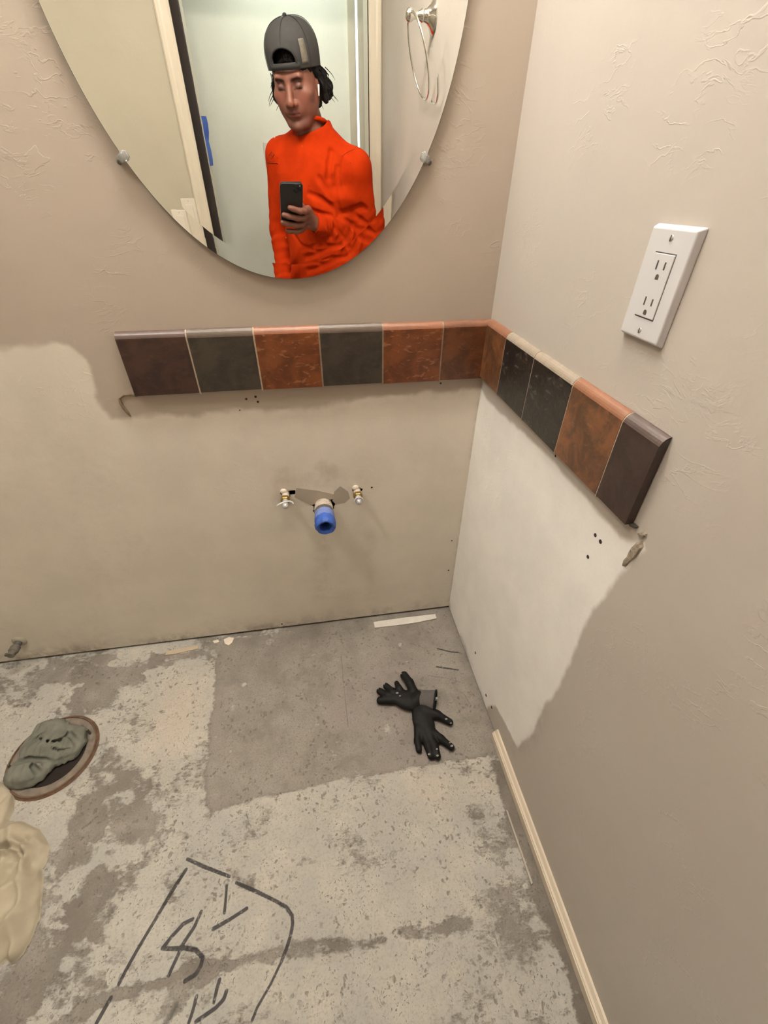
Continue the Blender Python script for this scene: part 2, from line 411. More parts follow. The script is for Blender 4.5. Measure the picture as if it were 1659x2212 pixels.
faint = inside * np.clip(sst(.62, .85, fbm(U * 20, Vv * 20, 55, 4)) * .35 + sst(.55, .8, fbm(U * 5, Vv * 5, 57)) * .18, 0, 1)
thin = np.clip(thin + faint, 0, 1)
for (px, py, r) in [(525, 1480, .018), (500, 1530, .012), (865, 1392, .012), (850, 1388, .010), (880, 1430, .008), (500, 1622, .008)]:
    c = np.array(F2(px, py)); thin = np.maximum(thin, .62 * sst(1.3, .2, np.linalg.norm(PU - c, axis=1) / r + (mid - .5) * 2.6 + (fine_ - .5) * 1.5))
edge_b = sst(.030, .010, -Vv + wob * .25) * sst(-.42, -.50, U); thin = np.maximum(thin, .55 * edge_b * sst(.35, .6, fbm(U * 14, Vv * 30, 71)))
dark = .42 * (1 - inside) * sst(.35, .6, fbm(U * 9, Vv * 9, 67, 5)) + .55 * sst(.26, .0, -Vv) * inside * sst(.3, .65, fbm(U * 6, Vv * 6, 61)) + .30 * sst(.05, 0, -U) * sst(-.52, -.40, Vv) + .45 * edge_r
pink = inside * .6 * sst(.45, .65, fbm(U * 3.4 + 9, Vv * 3.4, 63)) + .7 * sst(.06, .0, np.hypot(U - F2(500, 1735)[0], Vv - F2(500, 1735)[1])) + .5 * sst(.07, 0, np.hypot(U - F2(20, 1640)[0], Vv - F2(20, 1640)[1]))
warm = sst(.14, .0, np.hypot((U - F2(385, 1545)[0]), (Vv - F2(385, 1545)[1]) * .6)) + .8 * sst(.10, .0, np.hypot(U - F2(930, 1700)[0], Vv - F2(930, 1700)[1])) + .5 * sst(.08, 0, np.hypot(U - F2(1040, 1690)[0], Vv - F2(1040, 1690)[1]))
Z0 = lambda x, y: (200 + x * .30139, 1800 + y * .30139)
marks = np.zeros(len(U))
def stroke(pts, wd, amt=1.0, raw=False):
    global marks
    q = [F2(*(p if raw else Z0(*p))) for p in pts]
    marks = np.maximum(marks, (.55 + .45 * amt if amt > .6 else amt * 1.05) * sst(max(wd * 1.75, .0065), 0, linedist(PU, q) + (mid - .5) * wd * .4))
stroke([(670, 260), (560, 430), (450, 620), (330, 820), (240, 980), (190, 1080)], .0046)
stroke([(680, 185), (800, 240), (980, 310)], .0044)
stroke([(1030, 355), (1090, 380), (1200, 430), (1320, 490), (1390, 530), (1430, 590), (1435, 650), (1420, 730), (1385, 840), (1355, 915)], .0044)
stroke([(1355, 915), (1320, 990), (1280, 1075), (1180, 1250), (1140, 1350)], .0036, .7)
stroke([(962, 375), (955, 480), (945, 570)], .0044); stroke([(865, 685), (980, 620), (1105, 540)], .0046)
stroke([(780, 560), (730, 670), (650, 790), (600, 900), (545, 1020)], .0044)
stroke([(720, 615), (650, 650), (560, 750), (500, 825), (560, 828), (660, 822), (740, 835), (790, 890), (775, 950), (740, 1010), (660, 1060)], .0046)
stroke([(745, 1170), (720, 1270), (690, 1360)], .0044); stroke([(910, 1050), (890, 1120), (870, 1210)], .0044)
stroke([(960, 1130), (940, 1190), (885, 1250), (800, 1310), (740, 1350)], .0046); stroke([(130, 1180), (30, 1360)], .0050)
stroke([(600, 1240), (560, 1310), (530, 1360)], .016, .6)
for pts, wd, am in [([(737, 1415), (742, 1480), (752, 1570)], .0022, .6), ([(670, 1562), (720, 1562), (790, 1545), (840, 1535)], .0022, .5), ([(690, 1500), (760, 1470), (800, 1455)], .0022, .35),
                    ([(945, 1401), (975, 1408), (990, 1409)], .004, .7), ([(943, 1440), (990, 1447)], .004, .75), ([(925, 1459), (960, 1464), (1003, 1476)], .004, .6),
                    ([(985, 1488), (1003, 1500), (1015, 1520)], .0035, .6), ([(972, 1495), (984, 1518), (992, 1540)], .0035, .55), ([(975, 1380), (990, 1384)], .004, .5)]: stroke(pts, wd, am, True)
t = NT('concrete_floor'); v = t.co()
vs_ = t.n('Mapping', {'Vector': v, 'Rotation': (0, 0, .55), 'Scale': (1, 2.6, 1)})
n1 = t.noise(v, 42, 8, .72); n2 = t.noise(vs_, 60, 6, .72); n3 = t.noise(v, 230, 4, .65); n4 = t.noise(v, 7, 6, .65); n5 = t.noise(v, 17, 6, .7)
base = t.mix(t.ramp(n4, .32, .68), (.205, .182, .156), (.290, .266, .238))
base = t.mix(t.ramp(n5, .36, .66), base, t.mix(.5, base, (.36, .325, .28)))
base = t.mix(t.ramp(n3, .40, .72, 0, .55), base, (.175, .152, .128))
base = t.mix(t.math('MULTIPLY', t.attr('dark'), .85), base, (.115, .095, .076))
base = t.mix(t.math('MULTIPLY', t.attr('pink'), t.ramp(n5, .3, .7, .15, .6)), base, (.25, .195, .195))
pa = t.mix(t.ramp(n4, .35, .65), (.395, .378, .338), (.500, .466, .405))
pa = t.mix(t.ramp(n5, .36, .64, 0, .6), pa, (.395, .385, .355))
pa = t.mix(t.math('MULTIPLY', t.attr('warm'), .4), pa, (.60, .495, .375))
pa = t.mix(t.ramp(n3, .46, .74, 0, .60), pa, (.27, .245, .21))
th = t.attr('thin')
lev = t.math('ADD', th, t.math('ADD', t.math('MULTIPLY', t.math('SUBTRACT', n1, .5), 1.25), t.math('MULTIPLY', t.math('SUBTRACT', n2, .5), 1.0)))
cov = t.ramp(lev, .26, .60)
c = t.mix(cov, base, pa)
gate = t.ramp(t.noise(v, 9, 4, .6), .40, .56)
wv = t.n('MixRGB', {'Fac': .03, 'Color1': v, 'Color2': t.n('TexNoise', {'Vector': v, 'Scale': 60.0, 'Detail': 3}, out=1)})
pit = t.math('MULTIPLY', t.ramp(t.vor(wv, 62), .30, .10), gate)
pit2 = t.math('MULTIPLY', t.ramp(t.vor(wv, 150), .24, .08), t.ramp(t.noise(v, 14, 3), .42, .56))
pit = t.math('MAXIMUM', pit, pit2)
c = t.mix(t.math('MULTIPLY', pit, .72), c, (.165, .145, .122))
mk_ = t.math('MULTIPLY', t.ramp(t.attr('mark'), .46, .72), t.ramp(t.noise(v, 130, 5, .75), .28, .46, .25, 1))
c = t.mix(t.math('MULTIPLY', mk_, .92), c, (.045, .042, .044))
hh = t.math('ADD', t.math('MULTIPLY', cov, .6), t.math('ADD', t.math('MULTIPLY', n1, .6), t.math('MULTIPLY', pit, -.7)))
t.p(Base_Color=c, Roughness=.80, Normal=t.bump(hh, .6, .004)); t.b.inputs['Specular IOR Level'].default_value = .2
M['floor'] = t.m
zz = .0016 * (thin - .4) * (1 - sst(-.02, 0.02, Vv)) + .0006 * (mid - .5)
fo = mk('floor', np.stack([U, Vv, zz], 1), Q, M['floor'], smooth=True, attrs={'thin': thin, 'dark': dark, 'pink': pink, 'warm': np.clip(warm, 0, 1), 'mark': marks})
tag(fo, kind='structure')

# ------------------------------------------------------------------ baseboard on the right wall
BT, BH = .015, .040
prof = [(0, .001), (-BT, .001), (-BT, BH * .62), (-BT * .86, BH * .66), (-BT * .86, BH * .74), (-BT * .6, BH * .80), (-BT * .42, BH * .92), (-BT * .3, BH), (0, BH)]
y0 = FL(1062, 1592)[1]
b = MB().prism([(x, y0, z) for x, z in prof], (0, YF - y0, 0)).build('baseboard_right', M['trim']); tag(b, kind='structure')
# ------------------------------------------------------------------ oval mirror
MX, MZ, MA, MBb = -.437, 1.544, .3225, .460
mir = empty('oval_mirror', (MX, -.006, MZ - MBb), 'large frameless oval mirror on the tan wall above the tiles', 'mirror')
N = 192; BW = .026; TH = .009; TILT = math.tan(math.radians(1.15))
def ell(off, y):
    out = []
    for k in range(N):
        a = 2 * math.pi * k / N
        nx, nz = math.cos(a) / MA, math.sin(a) / MBb; l = math.hypot(nx, nz)
        out.append((MX + MA * math.cos(a) - nx / l * off, y, MZ + MBb * math.sin(a) - nz / l * off))
    return out
YM = -TH
V = ell(BW, YM); mk('glass', V, [list(range(N))], M['mirror'], mir)
V = ell(BW, YM) + ell(0.0008, YM - BW * TILT)
mk('bevel', V, [[k, (k + 1) % N, N + (k + 1) % N, N + k] for k in range(N)], M['mirror'], mir)
V = ell(0.0008, YM - BW * TILT) + ell(0, YM - BW * TILT + .0006) + ell(0, -.004) + ell(.004, -.003)
mk('edge', V, [[i * N + k, i * N + (k + 1) % N, (i + 1) * N + (k + 1) % N, (i + 1) * N + k] for i in range(3) for k in range(N)], M['mirror_edge'], mir, True)
for (px, py, s_, lab) in [(272, 334, -1, 'clear plastic mirror clip at the lower left rim of the oval mirror'), (914, 338, 1, 'clear plastic mirror clip at the lower right rim of the oval mirror')]:
    c = B(px, py); dx, dz = c[0] - MX, c[2] - MZ; n_ = np.array([dx / MA ** 2, 0, dz / MBb ** 2]); n_ /= np.linalg.norm(n_)
    s2 = np.array([n_[2], 0, -n_[0]])
    a = math.atan2(dz / MBb, dx / MA); e = np.array([MX + MA * math.cos(a), 0, MZ + MBb * math.sin(a)])
    k_ = empty('mirror_clip', (e[0], -.004, e[2]), lab, 'clip', 'mirror clips')
    pts = [e + n_ * .013 + np.array([0, -.002, 0]), e + n_ * .013 + np.array([0, -.006, 0]), e + n_ * .004 + np.array([0, -.0145, 0]), e - n_ * .010 + np.array([0, -.0145, 0]), e - n_ * .010 + np.array([0, -.0115, 0]), e + n_ * .0015 + np.array([0, -.0112, 0]), e + n_ * .0015 + np.array([0, -.002, 0])]
    MB().prism([p - s2 * .0055 for p in pts], s2 * .011).build('clip_body', M['clear'], k_, bevel=.002)
    MB().lathe(e - n_ * .003 + np.array([0, -.010, 0]), (0, -1, 0), [(0, .0055), (.0035, .0052), (.0055, .0040), (.0062, .0028), (.0070, .0010), (.0082, .0)], 12).build('clip_cap', M['clear'], k_)
    q = e + n_ * .009
    MB().lathe((q[0], -.006, q[2] - .002), (0, -1, 0), [(0, .0035), (.0025, .0032), (.004, .0015), (.0042, 0), (0, 0)], 14).build('screw', M['slot'], k_, True)

# ------------------------------------------------------------------ slate tile backsplash
TY = -.013
def bull(zt, zb, th, r=.0125, n=7):           # profile (depth, z): wall back, rounded top front
    p = [(-.001, zb), (-.001, zt)]
    for i in range(n + 1):
        a = math.pi / 2 * i / n; p.append((th * math.sin(a), zt - r * 1.25 + r * 1.25 * math.cos(a)))
    p.append((th, zb)); return p
zt = np.mean([B(x, y, -.004)[2] for x, y in [(320, 712), (620, 706), (900, 697)]]); zb = np.mean([B(x, y, TY)[2] for x, y in [(360, 853), (630, 839), (900, 823)]])
xs = [np.mean([B(a[0], a[1], TY)[0], B(b_[0], b_[1], TY)[0]]) for a, b_ in [((247, 728), (291, 856)), ((402, 730), (433, 850)), ((549, 725), (566, 843)), ((691, 722), (696, 835)), ((828, 716), (826, 827)), ((957, 710), (950, 820))]]
bs = empty('tile_backsplash', ((xs[0] + 0) / 2, 0, zb), 'row of slate tiles on the back wall under the oval mirror', 'tile backsplash')
G = .0035
labs = ['dark maroon tile', 'grey-green tile', 'mottled rust orange tile', 'dark grey tile', 'mottled rust orange tile', 'brownish rust tile in the corner']
for i, mt in enumerate(['t_maroon', 't_slate', 't_rust', 't_slate', 't_rust', 't_rust2']):
    x0 = xs[i] + (G / 2 if i else 0); x1 = (xs[i + 1] - G / 2) if i < 5 else -.001
    jz = [0, .001, -.0005, .0008, -.001, .0][i]
    o = MB().prism([(x0, y, z + jz) for y, z in bull(zt, zb, TY)], (x1 - x0, 0, 0)).build('tile', M[mt], bs, bevel=.0008)
    o['label'] = labs[i]
for x in xs[1:]:
    MB().prism([(x - G / 2 - .0004, y, z) for y, z in bull(zt - .0006, zb - .003, TY + .0012)], (G + .0008, 0, 0)).build('grout_joint', M['grout_light'] if x < -.4 else M['grout'], bs)
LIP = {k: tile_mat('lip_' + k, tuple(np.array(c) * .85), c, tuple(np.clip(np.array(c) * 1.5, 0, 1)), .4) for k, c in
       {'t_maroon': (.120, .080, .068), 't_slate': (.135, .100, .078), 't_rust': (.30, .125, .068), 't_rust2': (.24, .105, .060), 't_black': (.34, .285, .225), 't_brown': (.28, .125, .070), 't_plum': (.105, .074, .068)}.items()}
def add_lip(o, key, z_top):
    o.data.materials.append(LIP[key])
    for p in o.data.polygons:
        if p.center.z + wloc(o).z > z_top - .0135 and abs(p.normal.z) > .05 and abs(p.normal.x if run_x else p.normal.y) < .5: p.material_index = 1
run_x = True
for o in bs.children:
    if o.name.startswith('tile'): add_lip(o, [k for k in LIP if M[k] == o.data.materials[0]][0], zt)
# right wall run
ys = [TY] + [np.mean([RW(a[0], a[1], TY)[1], RW(b_[0], b_[1], TY)[1]]) for a, b_ in [((1093, 738), (1073, 842)), ((1153, 778), (1127, 898)), ((1239, 830), (1197, 972)), ((1345, 902), (1288, 1070))]] + [RW(1352, 1128, TY)[1]]
ztr = np.mean([RW(x, y, -.004)[2] for x, y in [(1130, 728), (1250, 810), (1400, 912)]]); zbr = np.mean([RW(x, y, TY)[2] for x, y in [(1090, 862), (1200, 975), (1330, 1108)]])
ztr = (ztr + zt) / 2; zbr = (zbr + zb) / 2
br = empty('tile_backsplash', (0, (ys[0] + ys[-1]) / 2, zbr), 'row of slate tiles on the right wall below the white outlet', 'tile backsplash')
labs = ['narrow rust tile in the corner', 'black tile with a pale scratch', 'black tile with pale scratches', 'orange-brown tile', 'dark plum end tile with rounded edge']
for i, mt in enumerate(['t_brown', 't_black', 't_black', 't_brown', 't_plum']):
    g_ = .0022; y0_ = ys[i] - (g_ / 2 if i else 0); y1_ = ys[i + 1] + (g_ / 2 if i < 4 else 0)
    o = MB().prism([(x, y0_, z) for x, z in bull(ztr, zbr, TY)], (0, y1_ - y0_, 0)).build('tile', M[mt], br, bevel=.0008)
    o['label'] = labs[i]
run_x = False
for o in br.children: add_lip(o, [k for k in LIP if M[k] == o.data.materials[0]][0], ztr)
for y in ys[1:-1]:
    MB().prism([(x, y + .0015, z) for x, z in bull(ztr - .0005, zbr - .003, TY + .0006)], (0, -.003, 0)).build('grout_joint', M['grout_light'], br)

# ------------------------------------------------------------------ wall outlet
OY, OZ, OW, OH, OD = -.4955, 1.1405, .078, .122, .0085
out = empty('wall_outlet', (0, OY, OZ - OH / 2), 'white rectangular duplex outlet with screwless-style grounded sockets on the right wall', 'outlet')
out['label'] = 'white duplex power outlet and cover plate on the right wall above the tiles'
def plate(name, cy, cz, wd, ht, x0, x1, inset, mat, parent, bevel, sgn=1):
    V = [(x0, cy - wd / 2, cz - ht / 2), (x0, cy + wd / 2, cz - ht / 2), (x0, cy + wd / 2, cz + ht / 2), (x0, cy - wd / 2, cz + ht / 2)]
    wd -= 2 * inset; ht -= 2 * inset
    V += [(x1, cy - wd / 2, cz - ht / 2), (x1, cy + wd / 2, cz - ht / 2), (x1, cy + wd / 2, cz + ht / 2), (x1, cy - wd / 2, cz + ht / 2)]
    return MB().add(V, [[0, 1, 2, 3], [4, 5, 6, 7], [0, 1, 5, 4], [1, 2, 6, 5], [2, 3, 7, 6], [3, 0, 4, 7]]).build(name, mat, parent, bevel=bevel, seg=3)
cp = plate('cover_plate', OY, OZ, OW, OH, 0.0, -OD, .0035, M['plate'], out, .0018)
gr = plate('socket_gap', OY, OZ, .0347, .0692, -OD + .002, -OD - .0002, 0, M['slot'], out, 0)
rc = plate('receptacle', OY, OZ, .0343, .0676, -OD + .002, -OD - .0012, .0006, M['plate'], out, .0006)
for dz in (.019, -.019):
    for dy, h_ in ((.0064, .0092), (-.0064, .0076)):
        MB().box((-OD - .0015, OY + dy - .0011, OZ + dz + .001 - h_ / 2 + .002), (-OD, OY + dy + .0011, OZ + dz + .001 + h_ / 2 + .002)).build('slot', M['slot'], rc)
    MB().prism([(-OD - .0015, OY + .0027 * math.cos(a), OZ + dz - .0085 + (.0027 * math.sin(a) if math.sin(a) > 0 else -.0027)) for a in [math.pi * k / 8 for k in range(9)] + [math.pi * 1.001, 1.999 * math.pi]], (.0015, 0, 0)).build('ground_hole', M['slot'], rc)
for dz in (.0485, -.0485):
    s_ = MB().lathe((-OD + .0004, OY, OZ + dz), (-1, 0, 0), [(0, .0012), (.0025, .0011), (.0034, .0004), (.0035, 0)], 16).build('screw', M['screw'], out, True)
    MB().box((-OD - .0012, OY - .0004, OZ + dz - .003), (-OD - .0006, OY + .0004, OZ + dz + .003)).build('screw_slot', M['slot'], s_)

# ------------------------------------------------------------------ plumbing stubs
dp = empty('drain_pipe', (DR[0], 0, DR[1] - .025), 'sink drain pipe stub with its open end wrapped in blue tape', 'pipe')
rng = random.Random(4)
o_ = np.array([DR[0], .05, DR[1]]); ax = np.array([0.01, -1, -.06]); ax /= np.linalg.norm(ax)
MB().lathe(o_, ax, [(.0235, 0), (.0245, .058), (.0262, .060), (.0262, .075), (.022, .076), (.021, 0)], 28).build('pipe', M['pvc'], dp, True)
MB().lathe(o_, ax, [(.0246, .075), (.0246, .094), (.020, .094), (.020, .075)], 28, True).build('collar', M['pipe_grey'], dp, True)
def crumple(o, ax, prof, amp, seg, seed, mat, name, parent):
    mb = MB().lathe(o, ax, prof, seg); r_ = random.Random(seed); ph = [r_.uniform(0, 6) for _ in range(6)]
    for i, v_ in enumerate(mb.v):
        h_ = (v_ - o) @ ax; c_ = o + ax * h_; d_ = v_ - c_; a_ = (i % seg) / seg * 6.283; k = i // seg
        mb.v[i] = c_ + d_ * (1 + amp * (math.sin(5 * a_ + ph[0] + k * 1.3) + math.sin(9 * a_ + ph[1] - k * 2.1) + .6 * math.sin(14 * a_ + k))) + ax * amp * .02 * math.sin(4 * a_ + ph[2] + k)
    return mb.build(name, mat, parent, True)
tp = crumple(o_, ax, [(.0262, .088), (.0272, .094), (.0268, .102), (.0276, .108), (.0270, .116)], .010, 40, 1, M['bluetape_light'], 'tape_band', dp)
crumple(o_, ax, [(.0270, .113), (.0283, .118), (.0278, .126), (.0286, .134), (.0270, .142), (.0225, .146), (.0165, .143), (.0150, .132), (.0145, .110)], .022, 48, 2, M['bluetape'], 'tape_wrap', dp)
MB().lathe(o_, ax, [(.0, .112), (.020, .112), (.020, .110), (0, .110)], 24).build('bore', M['black'], dp)
for c, lab, tl in ((SL, 'brass-nutted water supply stub left of the drain pipe, with a wide white ring', 1), (SR, 'brass-nutted water supply stub right of the drain pipe, with a small white ring', 0)):
    sp_ = empty('water_supply_stub', (c[0], 0, c[1] - .012), lab, 'pipe', 'water supply stubs')
    MB().tube([(c[0], .04, c[1]), (c[0], -.022, c[1])], .0105, 16).build('stub_pipe', M['pvc'], sp_, True)
    MB().lathe((c[0], -.018, c[1]), (0, -1, -.1), [(0, 0), (.0125, 0), (.0135, .002), (.0135, .011), (.0125, .013), (0, .013)], 6).build('compression_nut', M['brass'], sp_, bevel=.001)
    MB().tube([(c[0], -.03, c[1]), (c[0], -.050, c[1] - .001)], [.008, .0075], 14).build('valve_stem', M['screw'], sp_, True)
    if tl:
        pts = [(c[0] + .021 * math.cos(a), -.046 + .004 * math.sin(a * 2), c[1] - .004 + .011 * math.sin(a)) for a in [math.pi * (.05 + .9 * k / 14) for k in range(15)]]
        MB().tube(pts, .0024, 8).build('white_ring', M['plate'], sp_, True)
    else:
        pts = [(c[0] + .0105 * math.cos(a), -.046, c[1] - .002 + .0115 * math.sin(a)) for a in [2 * math.pi * k / 20 for k in range(21)]]
        MB().tube(pts, .0022, 8).build('white_ring', M['plate'], sp_, True)
    MB().lathe((c[0], -.050, c[1] - .001), (0, -1, 0), [(0, .012), (.005, .010), (.0078, .006), (.0082, 0)], 14).build('end_cap', M['screw'], sp_, True)
    MB().ball((c[0] - .004, -.004, c[1] + .013), (.010, .005, .008), 12, 8).build('plaster_crumb', M['plaster'], sp_, True)
# torn drywall paper around the plumbing (thin raised flakes)
for i, pts in enumerate([[(640, 1054), (688, 1060), (722, 1068), (718, 1078), (690, 1084), (672, 1092), (648, 1080), (636, 1074)], [(722, 1062), (735, 1050), (752, 1062), (756, 1076), (745, 1086), (726, 1090), (718, 1082)]]):
    q = [B(*p) for p in pts]; V = [v_ + np.array([0, -.0004, 0]) for v_ in q] + [v_ + np.array([0, .0006, 0]) for v_ in q]; n = len(q)
    mk('torn_paper', V, [list(range(n))] + [[k, (k + 1) % n, n + (k + 1) % n, n + k] for k in range(n)], plain('torn_paper_%d' % i, (.43, .37, .30), .85), wb)
# toilet supply stub at far left, low on the wall
c = B(42, 1385); st_ = empty('toilet_supply_stub', (c[0], 0, c[2] - .02), 'capped grey water supply stub low on the wall at far left', 'pipe')
MB().tube([(c[0], .02, c[2]), (c[0], -.03, c[2])], .010, 14).build('stub_pipe', M['pipe_grey'], st_, True)
MB().lathe((c[0], -.020, c[2]), (0, -1, 0), [(0, 0), (.012, 0), (.0135, .003), (.0135, .018), (.0105, .021), (.0105, .034), (0, .034)], 14).build('cap', plain('cap_grey', (.17, .155, .13), .6, .3, var=.3), st_, True)
MB().box((c[0] - .017, -.052, c[2] - .003), (c[0] + .012, -.044, c[2] + .004)).build('valve_tab', M['slot'], st_, bevel=.001)
MB().lathe((c[0], 0, c[2]), (0, -1, 0), [(.0105, .006), (.018, .004), (.021, .0)], 20).build('flange', M['wall_plain'], st_, True)
# old screw holes in the walls
hole_m = plain('screw_hole_dark', (.03, .022, .016), .9)
for px, py, r in [(532, 862, .0022), (552, 857, .0025), (557, 868, .0024), (518, 886, .0015), (976, 1168, .0022), (969, 1232, .0024), (609, 1348, .0028), (952, 828, .002), (803, 1053, .0025)]:
    q = B(px, py); MB().lathe((q[0], .0, q[2]), (0, -1, 0), [(0, .0004), (r, .0006), (r * 1.3, -.0005)], 9).build('screw_hole', hole_m, wb)
for px, py, r in [(1286, 1156, .003), (1297, 1170, .0032), (1270, 1203, .003), (1027, 1410, .004), (1050, 1502, .004), (1062, 1528, .004), (1133, 905, .002), (1200, 985, .002)]:
    q = RW(px, py); MB().lathe((0, q[1], q[2]), (-1, 0, 0), [(0, .0004), (r, .0006), (r * 1.3, -.0005)], 9).build('screw_hole', hole_m, wr)
# ------------------------------------------------------------------ caulk left at the tile ends
P_ = [B(x, y, -.002) for x, y in [(296, 856), (284, 853), (268, 853), (258, 860), (260, 870), (268, 882), (276, 892), (282, 900)]]
tag(MB().tube(P_, [.0022, .0025, .003, .003, .0028, .0035, .003, .0008], 8).build('caulk_bead', M['caulk'], None, True), 'curled brown caulk remnant below the left end of the back wall tiles', 'caulk')
caulk2 = plain('old_caulk_pale', (.30, .25, .19), .85, var=.45, scale=160, bump=.6)
def wflake(name, pts, th, mat, parent=None):
    q = [RW(x, y) for x, y in pts]; n = len(q); c0 = np.mean(q, 0)
    V = [v_ + np.array([-.0002, 0, 0]) for v_ in q] + [c0 + (v_ - c0) * .8 + np.array([-th, 0, 0]) for v_ in q] + [c0 + np.array([-th * 1.25, 0, 0])]
    return mk(name, V, [[k, (k + 1) % n, n + (k + 1) % n, n + k] for k in range(n)] + [[n + k, n + (k + 1) % n, 2 * n] for k in range(n)], mat, parent)
q = RW(1370, 1180); cr_ = empty('caulk_residue', (0, q[1], q[2] - .03), 'crumbled grey caulk residue below the right end of the right wall tiles', 'caulk')
wflake('smear', [(1388, 1168), (1391, 1180), (1383, 1192), (1375, 1204), (1362, 1214), (1352, 1225), (1344, 1222), (1347, 1212), (1355, 1204), (1360, 1192), (1367, 1180), (1376, 1171)], .0028, caulk2, cr_)
wflake('crumb', [(1378, 1150), (1390, 1148), (1397, 1156), (1392, 1163), (1384, 1160)], .003, caulk2, cr_)
wflake('crumb', [(1360, 1128), (1372, 1130), (1381, 1138), (1376, 1142), (1364, 1136)], .004, M['slot'], cr_)
wflake('crumb', [(1394, 1150), (1399, 1153), (1398, 1160), (1393, 1158)], .002, caulk2, cr_)
# ------------------------------------------------------------------ things on the floor
def thin_poly(pts, h, mat, name, lab, catg, z0=.0012, grp=None):
    q = [FL(*p) for p in pts]; V = [(a[0], a[1], z0 + h) for a in q] + [(a[0], a[1], z0 - .001) for a in q]; n = len(q)
    return tag(mk(name, V, [list(range(n))] + [[k, n + k, n + (k + 1) % n, (k + 1) % n] for k in range(n)], mat), lab, catg, grp)
thin_poly([(807, 1345), (870, 1336), (940, 1328), (943, 1337), (900, 1346), (850, 1353), (810, 1357)], .003, M['paper_w'], 'plastic_strip', 'white flat strip lying on the concrete along the back wall', 'strip')
thin_poly([(484, 1383), (496, 1378), (506, 1380), (502, 1390), (494, 1396), (486, 1392)], .004, M['plaster'], 'plaster_chip', 'larger white plaster chip on the floor at the back wall', 'chip', grp='plaster chips')
thin_poly([(460, 1386), (472, 1383), (474, 1388), (464, 1391)], .003, M['plaster'], 'plaster_chip', 'smaller white plaster chip on the floor at the back wall', 'chip', grp='plaster chips')
thin_poly([(360, 1408), (400, 1400), (428, 1395), (428, 1402), (380, 1413), (358, 1416)], .0015, plain('mortar_smear', (.46, .37, .27), .85), 'mortar_ridge', 'thin pale mortar ridge on the floor along the back wall', 'mortar')
thin_poly([(1092, 1750), (1096, 1752), (1150, 1908), (1147, 1912)], .003, plain('trim_sliver_grey', (.40, .36, .30), .7), 'trim_sliver', 'narrow cream sliver of trim on the floor beside the baseboard', 'sliver')

